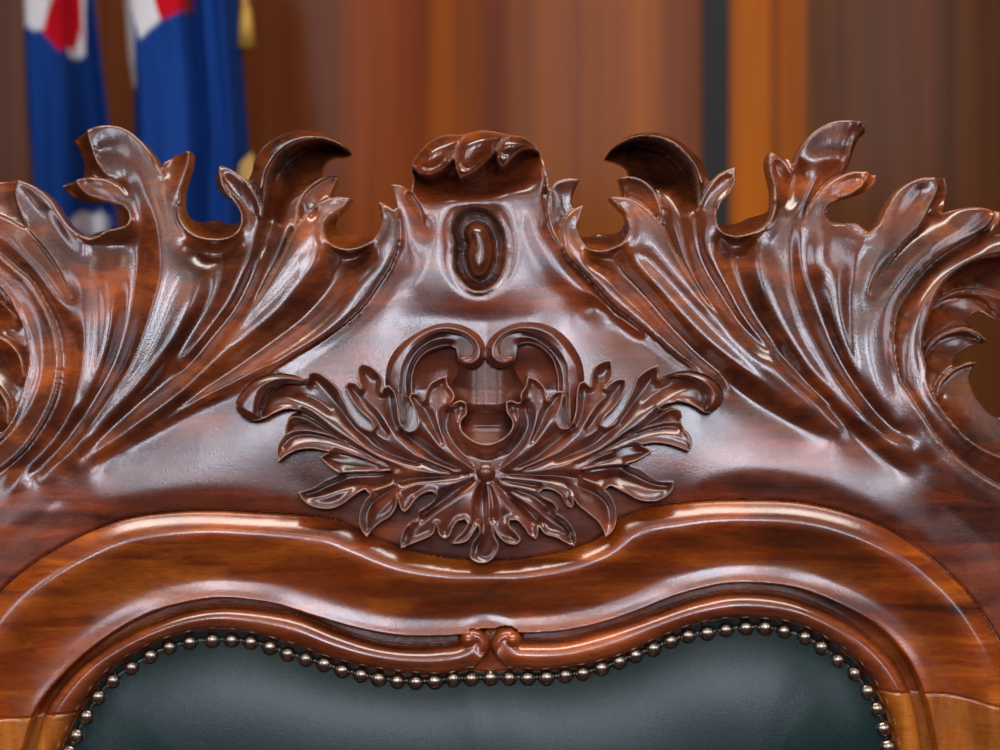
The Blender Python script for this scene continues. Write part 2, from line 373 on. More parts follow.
F.K([(262,212),(260,225),(252,262),(247,273),(233,300),(217,323),(197,347),(178,366)], [8,10,11,10,9,8,3])
F.St([(248,182),(258,196),(262,208),(262.5,216)], [0,-2], [6,7])
F.K([(266,225),(260,240),(255,258),(247,282),(233,310),(213,333),(187,367),(160,390),(133,407),(110,427),(80,457)], [-6,-6,-6,-6,-5,-4,-3,-2,0])
F.K([(296,190),(288,196),(284,216),(280,236),(272,258),(262,280),(255,296),(240,323),(213,360),(187,387),(153,413),(127,433),(100,450),(67,477)], [-4,4,8,9,10,10,10,9,8,7,5,2])
# big curl
F.St([(263,214),(266,200),(268,186),(273,170),(281,158),(290,150),(305,143.5),(320,141),(335,144),(348,151)], [10,14,16,18,18,16,14,10], [-10,-20,-28,-32,-34,-34,-30,-22])
F.K([(262,190),(266,170),(275,154),(290,143),(308,137),(328,138)], [12,16,18,18,15,10])
F.K([(300,162),(312,166),(318,174)], [-20,-18,-15]); F.K([(277,182),(275,205),(273,228),(266,252)], [-24,-15,-9,-5])
F.St([(337,175),(326,177),(315,184),(304,194),(299,204),(297,218),(295,230)], [-8,-6,-3,0,2], [6,6,5,5,5][::-1] and [3,1,-1,0,3], wear=.9)
F.K([(310,215),(318,200),(328,186)], [-3,-4,-5])
F.St([(351,198.5),(340,197),(328,199),(314,207),(302,220),(296,228),(290,240),(280,262),(268,284),(256,304)], [7,7,7,7,8,8,8,7], [0,-3,-4,-4,-1,2,3,5], wear=.8)
F.K([(344,202),(336,204),(320,218),(312,230),(302,246),(290,264),(276,284),(258,306)], [4,8,10,10,10,10,9])
F.K([(324,258),(308,274),(292,290),(283,303),(250,333),(215,363),(195,380),(176,408-12),(148,430-6)], [6,9,10,10,9,8,4])
F.K([(304,258),(290,280),(270,305),(235,338)], [7,6,6,6])
F.St([(351,198.5),(344,208),(338,212),(328,221),(325,231),(328,240),(338,247),(352,248.4),(364,245),(374,238),(380,228),(382,216),(381,208),(378.5,202)][::-1], [9,10,10,11,11,11,10,9,8,7], [-7,-8,-9,-10,-10,-9,-8,-7])
F.K([(334,253),(350,258),(366,252)], [-7,-12,-8])
F.K([(352,262),(345,268),(330,290),(305,318),(272,343),(238,368),(200,393),(165,418),(130,442),(95,465)], [-6,-6,-6,-5,-4,-4,-3,-2,0])
F.K([(386,210),(396,220),(395,240),(380,266),(360,286),(350,305),(330,325),(300,345),(270,363),(238,380),(200,399),(160,425),(120,450)], [8,10,12,12,12,11,10,9,8,6,4,2])
F.St([(397,210),(399,225),(398,244),(391,264),(378,285),(365,304),(345,323),(320,341),(295,356),(268,373)][::-1], [7,8,9,9,9,9,8,7,5][::-1] and [6,8,9,9,9,9,9,7], [2,0,-1,-2,-2,-2,0,3], wear=.5)
F.K([(268,373),(235,388),(200,404),(170,421),(138,440),(100,462)], [0,-1,-2,-2,-1,0])
# lobes by the left scroll
F.St([(-60,196+22),(-20,214),(0,216),(12,221),(22,227),(29,230)], [-8,-5,-2,0], [6,6,6,5], wear=.8)
F.K([(-20,232),(0,236),(20,250),(40,270),(56,294),(74,316),(80,335)], [7,8,8,8,7,6])
# left scroll band and cusps
F.St([(-60,232),(-25,240),(0,254),(16,268),(32,282),(44,302),(54,322),(60,346),(60,374),(54,400),(40,428),(24,450),(0,470),(-30,486),(-60,496)], [2,2,1,1,0,-1,-2,-2,-2,-1,0,0,0], [10,11,12,12,12,12,12,12,12,11,10,8], wear=.7)
F.K([(70,330),(72,360),(66,392),(50,425),(30,452),(0,477)], [2,0,-2,-2,-1,0])
F.K([(-60,250),(-25,256),(0,270),(18,290),(36,316),(43,345),(42,375),(34,400),(20,425),(0,446),(-30,466)], [6,6,6,6,5,4,3,3,3,4])
F.St([(-60,266),(-25,272),(0,287),(17,313),(26,336),(29,360),(25,382),(20,400),(12,420),(0,436),(-25,452),(-60,462)], [8,9,9,9,9,9,9,9,9,8], [-8,-9,-10,-10,-10,-10,-10,-8])
for q in ([(0,300),(10,309),(18,318)], [(-30,330),(0,336),(10,342),(20,354),(24,378)], [(-30,375),(0,390),(8,404),(7,424)]):
    F.St(q, [-10,-8,-4], [2,2,0], wear=.9)
F.K([(-20,310),(0,322)], -16); F.K([(-20,355),(0,366),(12,378)], [-14,-14,-10]); F.K([(-20,400),(-6,412)], -14)

# ---- centre body
F.St([(411,192),(416,200),(420.6,208),(425,229)], [7,6,3], [0,1,2], wear=0)
F.K([(397,188),(404,205),(408,225),(410,250)], [7,7,6,5])
F.K([(400,275),(390,300),(365,325),(330,350),(300,368)], [2,1,0,0])
F.K([(440,205),(436,235),(430,262),(415,285)], [7,7,6,4])
F.St([(412.5,168),(419,175),(430,177.7),(442.6,172.7),(454,162),(455,169),(460,180.7),(472.7,176.5),(485,166.5),(495.5,155),(496,158),(499,167),(503,170),(510,162.7),(520,154),(533,151),(541,155)], [22,28,30,30,30,32,32,30,28,28,28,26,20,12], [-14,-20,-24,-24,-24,-24,-24,-22,-16,-10])
F.K([(418,164),(428,154),(445,146),(456,144)], [22,32,32,26]); F.K([(462,160),(468,148),(480,140),(500,140)], [30,36,35,26]); F.K([(503,158),(510,148),(522,144),(532,147)], [24,31,28,16])
F.St([(465,136),(460,143),(456,150),(454,161)], [22,22,22,22], [17,18,19,20], wear=.7); F.St([(510,137),(502,142),(498,147.6),(496,157)], [22,22,21], [16,17,18], wear=.7)
F.K([(420,187),(450,189),(490,186),(522,180)], [-12,-14,-14,-8])
F.K([(424,200),(450,197),(490,197),(520,188),(528,192)], [5,9,9,9,8])
F.K([(424,215),(440,208)], [6,7]); F.K([(510,205),(520,220)], [8,8])
F.St([(543,168),(544,178),(541,200),(545,222)], [3,0,4], [8,8,7], wear=.7)
F.K([(526,200),(536,226),(550,246),(566,270),(586,290),(613,315),(640,334)], [8,9,9,8,6,3,1])
F.K([(520,215),(528,245),(540,270),(560,295)], [6,6,5,2])
F.K([(530,318),(487,322),(440,318),(400,322)], [0,0,0,0]); 
F.St([(464,283),(459,277),(454.5,268),(453.6,256),(454.7,243.6),(452,232.4),(454,221),(460,213.5),(469,209),(480,208.4),(491,212.4),(499,223),(504,237),(505.6,253),(503,269),(496,282),(486,289),(474,290)], [6,6,6,6,6,6], [-5,-5,-5,-5,-5], wear=1, closed=True)
F.K([(459,270),(457.5,256),(459,243),(457,230),(461,219),(470,213.5),(480,213),(490,217),(496,226),(500,238),(501,253),(499,267),(493,279),(484,284.5),(473,285),(464,279)], -11, closed=True)

# ---- right spray
F.K([(592,300),(602.6,307),(620,321),(638,336),(665,360),(685,372)], [-5,-5,-5,-3,0])
F.St([(549,192),(547,206),(549,224),(555,238),(563,249)], [7,7,7,7], [0,0,1,2], wear=.9)
F.K([(560,190),(562,205),(560,222)], [2,1,3])
F.St([(584,205),(574,209),(565,218),(561,230),(563,246),(566,254),(580,269),(594,284),(608,300),(630,318),(653,336),(675,356),(695,370)][::-1], [-3,-4,-4,-4,-4,-3,0,3,4,4][::-1] and [1,-2,-4,-5,-5,-4,-2,0,1,0], [2,6,9,9,9,9,8,7,7,6], wear=.7)
F.K([(578,212),(570,225),(569,236),(574,250),(586,264),(606,282),(620,298),(643,315),(663,334),(690,359),(720,380)], [7,9,10,11,11,10,10,8,6,2])
F.St([(584,205),(581,216),(578,228),(582,240),(589,248),(600,250.5),(612,247.5),(622,242),(627,234),(626,220),(618,209),(609,198)][::-1], [8,9,10,11,11,11,10,9,7], [-7,-8,-9,-10,-10,-9,-8,-6])
F.K([(590,258),(604,259),(618,254)], [-5,-12,-6])
F.K([(608,262),(616,270),(640,292),(668,326),(700,358),(733,383),(768,406),(800,425),(825,437)], [-6,-6,-6,-5,-5,-5,-4,-3,0])
F.K([(629,256),(644,272),(660,290),(688,322),(713,345),(751,374),(793,404),(825,426)], [6,10,11,11,10,8,6,2])
F.K([(640,255),(660,274),(682,297),(722,341),(757,374),(805,410)], [4,5,5,5,4])
F.K([(614,200),(624,204),(640,220),(652,242),(668,264),(692,294),(720,323),(751,353),(781,381),(818,409),(840,428)], [5,8,10,11,11,10,9,8,6,2])
F.St([(609,197.6),(618,197),(628,198),(644,206),(656,218),(663,228),(669,242),(680,263),(692,282),(703,299),(715,313)], [-4,-5,-4,-2,0,3,4,6,7], [7,7,7,8,8,8,8,8,7,6][::1], wear=.9)
F.St([(619,178),(625,176.5),(632,176),(648,183),(658,196),(661.5,210),(662.5,224)], [-8,-10,-8,-5,0], [5,5,5,5,5], wear=.9)
F.K([(628,186),(640,194),(650,206),(655,214)], [-1,-1,-1])
F.St([(605,157.7),(612.6,149),(627.6,141.5),(647.7,139.4),(665,144),(680,155),(690,167.7),(695,182),(698,205)], [10,14,16,18,18,16,12,8], [-20,-30,-34,-34,-34,-30,-20,-6])
F.K([(625,137),(650,135.5),(670,141),(686,153),(698,168),(703,182)], [10,16,18,18,14,8])
F.K([(632,162),(645,174),(655,182)], [-20,-14,-8])
F.K([(668,190),(672,200),(678,224),(686,250),(694,278),(706,298),(722,318),(738,336)], [0,6,9,10,10,10,9,5])
F.K([(687,176),(690,192),(693,208)], [-26,-16,-7]); F.K([(696,215),(696,235),(699,252),(708,272),(721,292),(735,315),(760,342),(796,374),(831,401)], [-3,-5,-6,-6,-5,-4,-3,0])
F.St([(735,166.5),(720,174),(708,186),(701,198),(698,210)], [7,7,5], [-4,-3,0], wear=.9)
F.K([(730,178),(720,190),(710,200),(704,216),(701,234),(706,250),(716,270),(730,294),(742,317),(768,349),(800,384),(830,408)], [2,3,5,8,10,11,10,9,7,2])
F.St([(735,168),(735,180),(732,192),(722,202),(718,212),(717.6,224),(723,232),(734,235.5),(748,233.5),(762,227),(770,217),(773,204),(773,190),(769,172),(768,157)][::-1], [8,9,10,10,11,11,11,11,10,9,7], [-6,-7,-9,-10,-10,-10,-9,-7])
F.K([(724,240),(736,245),(752,243)], [-5,-11,-5])
F.K([(727,256),(733,276),(752,314),(778,349),(806,384),(838,413),(870,440),(902,471)], [-4,-5,-5,-5,-4,-3,-2,0])
F.K([(752,246),(760,268),(768,295),(784,333),(813,378),(848,416),(896,461)], [8,12,12,12,10,7,2])
F.K([(768,244),(779,262),(786,292),(800,335),(828,380),(860,417)], [5,7,7,6,5])
F.K([(777,165),(781,185),(783,205),(780,225),(776,240)], [2,1,2,4,5])
F.St([(770,151.5),(777,155),(786,163),(791,174)], [-6,-4,0], [7,7,6][::1], wear=.9)
F.K([(796,172),(793,190),(790,205)], [-5,-5,-3])
F.K([(795,206),(790,218),(788,232),(789,260),(792,290),(806,327),(832,372),(864,416),(900,452),(921,474)], [6,8,9,10,11,10,10,8,6,2])
F.K([(802,235),(802,260),(808,285),(819,314),(838,356),(870,404),(909,442)], [3,1,-2,-4,-4,-3,0])
F.St([(861.5,123),(866,125.5),(858,135),(853,145),(849,160),(842,172)][::-1], [6,6,6,5,4,2], [-10,-10,-10,-8,-6], wear=.7)
F.K([(800,163),(812,160),(830,158),(848,158)], [6,9,9,6]); F.K([(812,142),(828,133),(848,132)], [6,6,6]); F.K([(806,152),(830,147),(850,145)], [5,4,4])
F.K([(826,168),(812,180),(804,192),(798,206)], [3,6,8,8])
F.St([(868,171.7),(860,172),(848,173),(838,177),(827,184),(818,194),(810,206),(803,222)], [7,7,7,7,6,5,5], [0,-2,-4,-3,0,2,3][::1], wear=.8)
F.St([(870,173),(866,182),(856,192),(840,200),(828,206),(825,213),(827,219),(834,224),(844,224),(852,230),(860,234.5),(868,233.5),(876,227)], [-8,-8,-8,-8,-8,-7,-6,-5,-4], [7,7,7,7,7,7,7,7,7], wear=.9)
F.K([(858,178),(842,188),(828,196),(818,208),(812,222)], [2,3,5,7,6])
F.K([(826,228),(820,240),(816,252),(817,264),(820,280)], [8,11,11,10,6])
F.K([(842,255),(839,266),(835,280),(834,300),(837,327),(848,362),(870,397),(896,429),(924,464)], [5,10,11,11,10,9,8,6,2])
F.K([(852,270),(850,300),(850,330),(858,370),(874,402)], [4,4,5,5,4]); F.K([(866,240),(858,262),(856,285)], [5,3,3])
F.K([(875,301),(869,320),(864,336),(869,368),(878,400),(892,426)], [8,9,9,8,4])
F.K([(924,188),(910,212),(894,236),(878,257),(867,272),(864,290),(864,310)], [0,3,5,7,8,8,7])
F.St([(935,177),(938,188),(932,202),(925,216),(917,228.5),(907,238),(893,254),(882,268),(874,281),(870,295)], [-10,-10,-8,-5,-1,0,1,3,4][::1], [7,7,7,7,7,6,6,5][::1], wear=.8)
F.K([(985,214),(970,225),(952,235),(930,249),(912,263),(897,281),(887,299),(883,320),(882,335),(884,360),(895,395),(915,430)], [3,6,8,9,9,9,9,8,7,5])
F.K([(940,222),(915,240),(897,258),(882,280)], [5,4,4,3])
F.St([(996,212),(989,224),(976,234),(958,243.5),(939,256),(921.6,272),(909,288),(899,302),(895,315),(892.6,330),(893,348),(895.6,367),(900,384),(906,392),(920.5,415),(940.6,443),(965.6,465.5),(1000,487),(1030,498),(1060,504)], [-10,-8,-6,-5,-4,-3,-2,0,0,0,0,0,2,4][::1], [7,7,7,7,7,8,9,10,10,10,10,10,9,8][::1], wear=.7)
F.K([(978,243),(955,252),(935,266),(921,284),(911,300),(904,318)], [-6,-7,-6,-5,-3,2])
F.K([(905,330),(903,350),(906,372),(916,398),(934,425),(955,446),(980,463),(1010,478),(1060,492)], [5,4,3,3,3,3,4])
F.K([(1060,246),(1020,247),(1000,249),(976,254),(958,264),(942,275),(930,288),(920,304),(915,320),(914,340),(913,355)], [12,13,13,13,13,12,10,8])
F.St([(1060,256),(1020,255),(1000,257),(984,259),(966,265.6),(950,277),(939,290),(933.6,302),(928,318),(924,330),(922,342),(922.6,353),(925.6,364),(926,376),(929,389),(935.5,400),(950.6,420),(970.7,440.5),(1000,456),(1030,463),(1060,466)], [-18,-16,-14,-12,-10,-8,-8,-8,-8][::1], [10,10,10,10,9,9,9,9,9,8][::1], wear=.9)
# cusps
F.K([(1010,275),(980,275),(960,282),(948,292)], [-18,-18,-16,-12])
F.St([(933,312),(942,302.5),(958,295),(972,294),(984,296),(994,302),(1005,314)], [-12,-12,-12,-14], [-22,-22,-22,-22], wear=.9)
F.St([(933,311),(941,300),(956,291),(972,288),(986,288.5),(1000,291),(1015,300)], [-20,-22,-22], [-11,-11,-12], wear=.3)
F.K([(930,330),(945,318),(960,312),(975,309)], [-12,-16,-20,-22])
F.St([(926.8,360),(931.6,351.6),(940,342),(954.5,334),(969,332),(982,336),(991,342)], [-8,-8,-8,-8], [-18,-20,-20,-20], wear=.9)
F.St([(926,359),(930,345.6),(940,335),(952,329),(966.5,326),(979.6,329.5),(986,334)], [-16,-20,-20], [-7,-8,-8], wear=.3)
F.K([(930,380),(940,365),(955,352),(972,345)], [-11,-14,-18,-20])
F.St([(940,398),(943.7,389),(947,382),(954.5,374.5),(966.5,367),(980,364)], [-6,-7,-8,-8], [-16,-16,-16], wear=.9)
F.St([(938,398),(940,386.5),(945,378),(952,371),(961.6,366),(973.6,361)], [-14,-16,-18], [-5,-6,-7], wear=.3)
F.K([(955,395),(965,412),(985,428),(1010,440)], [-13,-12,-10,-8]); 

# ---- seam line between the carved crest and the frame moulding
SEAM = [(-62,800),(-60,760),(-54,700),(-34,640),(0,590.5),(30,565),(75,538),(125,518),(175.5,510.7),(213,509.7),(250,511.5),(305,515),(335,519),(362,530),(400,547),(440,556),(487,560),(535,556),(575,547),(600,536),(619,519),(640,509),(679,503),(700,500.5),(745,499),(805,502),(850,512.5),(895,532),(940,565),(970,595),(985,616),(1000,642),(1012,690),(1018,740),(1020,800)]
LIP = [(12,800),(22,748),(32.6,715),(57.7,680),(100,641),(150,612),(188,601),(219,597),(250,599),(275,603),(312.7,614.7),(363,628.5),(400,634.5),(440,635),(460,634),(487,628),(513,633),(525,632.5),(563,629.7),(600.5,622),(638,609.6),(675.7,594.6),(700,587.7),(730,582.3),(760,582.3),(799,587.5),(835,601),(874,622),(904,652),(925,694),(937,742),(944,800)]
BEADO = [(24,800),(35,747),(45,712.5),(67.7,680),(100,652),(150,624.7),(188,611),(219,606.5),(250,608),(300,617),(338,632),(375,643.5),(405,647.7),(440,647),(461,643),(470,628),(483,632),(487,646),(491,632),(504,626),(517,630),(522.7,642),(563,641),(600.5,632),(638,619.7),(700,599),(730,593),(760,593),(790,598),(826,611.5),(868,637),(895,664),(910,691),(922,742),(928,800)]
BEADI = [(48,800),(60,747.5),(77.7,712.5),(100,680),(138,652),(175.5,637),(225.7,631),(250,634.7),(287.6,644.7),(337.8,662),(388,672),(420,675),(450.6,674.5),(470.7,670),(487,671.5),(512.7,670),(537.8,671.5),(575,668),(625.5,655),(663,637.5),(700.7,624.7),(730,620.5),(760,620.5),(799,626.5),(826,640),(856,661),(877,688),(889,712),(898,748),(904,800)]
F.K(SEAM, 1.0)
F.K([(100,500),(160,492),(230,488),(300,500)], 2.5); F.K([(690,488),(740,470),(820,480),(880,510),(940,550)], 2.5)
F.K([(0,530),(60,505)], 2); F.K([(300,480),(487,500),(680,478)], 1.5)
F.K([(60,500),(0,545)], 1); F.K([(940,500),(1000,560),(1040,640)], 1)
F.K([(1060,520),(1060,800)], -2); F.K([(-60,510),(-60,640)], -1)
F.solve(200)
D0 = F.H
# rounded ridges, deeper hollows
D0 = np.where(D0 < -8, -8+(D0+8)*1.45, np.where(D0 > 12, 12+(D0-12)*.9, -8+20*(.62*np.sin(np.pi/2*np.clip((D0+8)/20, 0, 1))+.38*(D0+8)/20)))
D0 = D0-2.5
b1, b2, b3 = blur(D0, 0.8), blur(D0, 2.6), blur(D0, 5.6)
sh = np.clip(F.sharp, 0, 1)
wd = np.clip(blur(sh, 4.0)*2.6, 0, 1)
Hs = b1*sh+(1-sh)*(wd*b2+(1-wd)*(0.22*b2+0.78*b3))
# bean in the oval medallion
ins, z = dome(F, [(463,234),(466.4,224.4),(475,220),(486.4,222.8),(493.6,234),(496,248.4),(494.4,264.4),(488,275.6),(478.4,280.4),(470.4,275.6),(465.6,266),(464,254),(466,244)], 24, 15)
BEAN = ins; Hs = np.where(ins, np.maximum(Hs, -10+z), Hs); Hs = Hs*1.38
for P_ in ([(248,180),(251,174),(254,161),(260,150),(273,139),(285,132.6),(300,130),(320,132),(335,137.6),(346,145),(351,152),(335,145),(320,142),(305,144.5),(290,151),(281,159),(273,171),(268,187),(266,200),(263,213),(258,196)],
           [(605,157),(612,148),(623,139),(643,132),(660,132.6),(678,139),(690,149),(702,161),(707,172),(710,182),(702,196),(697,206),(695,183),(689,169),(679,157),(665,146),(648,141.5),(628,143.5),(613,151)]):
    ins, z = dome(F, P_, 11, 7); Hs = np.where(ins, Hs+z-3, Hs)
# the whole crest leans back above this line
LEAN = lean_at(F.X, F.Y)
Hs = Hs+LEAN

# ---- frame moulding, groove and bead: profiles swept between the traced lines
dS, dL, dO, dI = dist(F, SEAM), dist(F, LIP), dist(F, BEADO), dist(F, BEADI)
belowS = inside(F, SEAM+[(1020,900),(-62,900)]); belowL = inside(F, LIP+[(944,900),(12,900)])
belowO = inside(F, BEADO+[(928,900),(24,900)]); belowI = inside(F, BEADI+[(904,900),(48,900)])
t = dS/(dS+dL+1e-6)
tp = [0,.02,.06,.12,.18,.24,.32,.40,.48,.56,.64,.72,.79,.85,.91,.96,1.0]
hp = [-2,.8,4.6,9.4,13.2,15.2,15.0,12.2,8.4,4.8,2.0,.6,.5,1.2,2.3,3.5,4.6]
tt = np.linspace(0, 1, 400); pp = np.interp(tt, tp, hp); k = np.exp(-0.5*(np.arange(-20, 21)/8.)**2); k /= k.sum()
pp = np.convolve(np.pad(pp, 20, mode='edge'), k, 'valid')
pp = np.interp(tt, [0, .02, 1], [-1.5, 0, 0])+pp
hm = np.interp(t, tt, pp)
cen = np.exp(-((F.X-487)/95.)**2)           # the roll flattens where it passes under the ornament
H = np.where(belowS, hm-LEAN*0+0, Hs)
t2 = dL/(dL+dO+1e-6); hg = np.interp(t2, [0, .07, .2, .85, 1], [4.6, 3.4, -19, -21, -12])
H = np.where(belowL, hg, H)
t3 = dO/(dO+dI+1e-6); hb = -11+19*np.power(np.clip(1-(2*t3-1)**2, 0, 1), .5)
web = belowO
H = np.where(belowO, hb, H)
# scroll ends of the bead
def ball(cx_, cy_, r, hh, base):
    global H
    d = np.hypot(F.X-cx_, F.Y-cy_); z = base+hh*np.sqrt(np.clip(1-(d/r)**2, 0, 1)); H = np.where((d < r), np.maximum(H, z), H)
gap = (np.abs(F.X-491+(F.Y-650)*.05) < 6) & (F.Y > 628) & (F.Y < 700) & belowL
tri = inside(F, [(489.5,640),(492,640),(497,655),(508,669),(512,676),(468,676),(474,669),(484,655)], False) & (F.Y < 676)
H = np.where(gap | tri, -9, H)
for sx, c0 in ((1, 469.5), (-1, 511.5)):
    # hooked end: ring then inner bead
    dd = np.hypot(F.X-(c0+3*sx), F.Y-645); ring = -6+13*np.sqrt(np.clip(1-((dd-9)/8.5)**2, 0, 1))
    sel = (np.abs(dd-9) < 8.5) & ((F.X-c0)*sx > -2) & (F.Y > 626) & (F.Y < 668)
    H = np.where(sel, np.maximum(H, ring), H)
    ball(c0-1*sx, 639.5, 9.5, 16, -5)
H = np.where(belowI, -14, H)
# joints between crest and stiles
H = H-1.4*np.exp(-(dS/1.1)**2)
JL = [(-60,722),(0,718.7),(30,717.5),(45,715),(75,712.5),(84,712)]; JR = [(868,689),(877,690),(910,693),(946,694),(1000,706),(1060,716)]
for J in (JL, JR):
    dj = dist(F, J); H = H-1.6*np.exp(-(dj/1.1)**2)*(~belowI)
yl = np.interp(F.X[0], [p[0] for p in JL], [p[1] for p in JL]); yr = np.interp(F.X[0], [p[0] for p in JR], [p[1] for p in JR])
STL = (F.Y > yl[None, :]) & (F.X < 300); STR = (F.Y > yr[None, :]) & (F.X > 700)

# ---- outline, snapping and edge rounding
insil = inside(F, SILP, False)
dsil, nxs, nys = dist(F, SILP, 5.0, True, 1.0)
hin = np.zeros(F.X.shape, bool); PXg, PYg = F.X.copy(), F.Y.copy()
dedge = dsil.copy(); NXg, NYg = nxs, nys
for hole in (HOLE_R, HOLE_L):
    hi_ = inside(F, hole); dh, hx, hy = dist(F, hole, 5.0, True, 1.0); hin |= hi_
    c = dh < dedge; dedge = np.where(c, dh, dedge); NXg = np.where(c, hx, NXg); NYg = np.where(c, hy, NYg)
solid = insil & ~hin
rim_open = (F.X > -58) & (F.X < 1058) & (F.Y < 798)
keepv = solid | ((dedge < 0.72*g) & rim_open)
snap = (~solid) & keepv; PXg = np.where(snap, NXg, PXg); PYg = np.where(snap, NYg, PYg)
snap2 = solid & (dedge < 0.28*g) & rim_open; PXg = np.where(snap2, NXg, PXg); PYg = np.where(snap2, NYg, PYg)
dr = np.where(solid, dedge, 0); R = 2.2; rnd = R-np.sqrt(np.clip(R*R-(R-np.clip(dr, 0, R))**2, 0, None))
H = H-rnd*rim_open
# cells
kc = keepv[:-1, :-1] & keepv[1:, :-1] & keepv[:-1, 1:] & keepv[1:, 1:]
def cc(m): return m[:-1, :-1]
# part regions
SPR_L = [(-62,150),(-62,232),(-25,240),(0,254),(16,268),(32,282),(44,302),(54,322),(60,346),(60,374),(54,400),(40,428),(24,450),(0,470),(-40,500),(-60,520),(10,495),(60,480),(95,468),(138,440),(170,421),(200,404),(235,388),(268,373),(295,356),(320,341),(345,323),(365,304),(378,285),(391,264),(398,244),(399,225),(397,209),(397,100),(-62,100)]
SPR_R = [(549,100),(549,192),(547,206),(549,224),(555,238),(563,249),(580,269),(594,284),(608,300),(630,318),(653,336),(675,356),(700,380),(768,410),(825,440),(905,475),(940,492),(1062,520),(1062,504),(1030,498),(1000,487),(965.6,465.5),(940.6,443),(920.5,415),(906,392),(900,384),(895.6,367),(893,348),(892.6,330),(895,315),(899,302),(909,288),(921.6,272),(939,256),(958,243.5),(976,234),(989,224),(1003,214),(1003,100)]
VOL_R = [(1003,214),(989,224),(976,234),(958,243.5),(939,256),(921.6,272),(909,288),(899,302),(895,315),(892.6,330),(893,348),(895.6,367),(900,384),(906,392),(920.5,415),(940.6,443),(965.6,465.5),(1000,487),(1030,498),(1062,504),(1062,220)]
VOL_L = [(-62,232),(-25,240),(0,254),(16,268),(32,282),(44,302),(54,322),(60,346),(60,374),(54,400),(40,428),(24,450),(0,470),(-30,486),(-62,496)]
CROWN = [(405,120),(412,168),(419,175),(430,177.7),(442.6,172.7),(454,162),(455,169),(460,180.7),(472.7,176.5),(485,166.5),(495.5,155),(496,158),(499,167),(503,170),(510,162.7),(520,154),(533,151),(541,155),(548,150),(540,120)]
MEDL = [(459,279),(449.5,262),(450,245),(448,230),(451,217),(462,206),(480,204),(495,209),(503,221),(508,237),(510,254),(507,271),(499,286),(486,294),(470,294)]
sL = inside(F, SPR_L, False); sR = inside(F, SPR_R, False); vR = inside(F, VOL_R, False); vL = inside(F, VOL_L, False); cr_ = inside(F, CROWN, False); md_ = inside(F, MEDL)
lab = np.full(F.X.shape, 0)
lab[sL] = 1; lab[sR] = 2; lab[vL] = 3; lab[vR] = 4; lab[cr_] = 5; lab[md_] = 6
lab[belowS] = 7; lab[belowO] = 8; lab[belowO & (F.X > 489.5)] = 9
lab[STL & belowS & ~belowO] = 10; lab[STR & belowS & ~belowO] = 11; lab[STL & belowO] = 12; lab[STR & belowO] = 13
lab[STL & ~belowS] = 10; lab[STR & ~belowS] = 11
lab[belowI & (dI > 3)] = -1
H_pre = H
heart = inside(F, [(404,372),(411,354),(425,341),(440,335),(460,340),(487,356),(512,340),(535,335),(550,342),(563,356),(569,375),(571,400),(520,436),(487,448),(450,436),(400,400)])
cvy = np.interp(F.Y, [330,348,390,440,450], [1,3,15,13,10]); carve = blur(heart*cvy, 1.6)
H_main = H-carve
wear = blur(F.wear, 0.5)
dust = np.zeros(F.X.shape)
chair = empty('ceremonial_armchair', (0, 0, 0))
tag(chair, 'tall carved mahogany armchair back with leaf scroll crest and dark green leather panel', 'chair')
NAMES = {0: ('crest_rail', M_crest), 1: ('acanthus_spray', M_leaf), 2: ('acanthus_spray', M_leaf), 3: ('side_scroll', M_leaf), 4: ('side_scroll', M_leaf),
         5: ('crown_leaf', M_leaf), 6: ('oval_medallion', M_leaf), 7: ('frame_moulding', M_mould), 8: ('panel_bead', M_bead), 9: ('panel_bead', M_bead),
         10: ('stile', M_stile), 11: ('stile', M_stile), 12: ('stile_bead', M_stile), 13: ('stile_bead', M_stile)}
BACK = np.clip(LEAN, -60, 0)*0.9-46
parts = {}
for k, (nm, mt) in NAMES.items():
    m = kc & (cc(lab) == k)
    par = chair
    if k == 6: par = parts[0]
    if k in (12, 13): par = parts[k-2]
    parts[k] = relief_mesh(nm, F, m, H_main, PXg, PYg, BACK, mt, par, {'wear': wear, 'dust': dust})
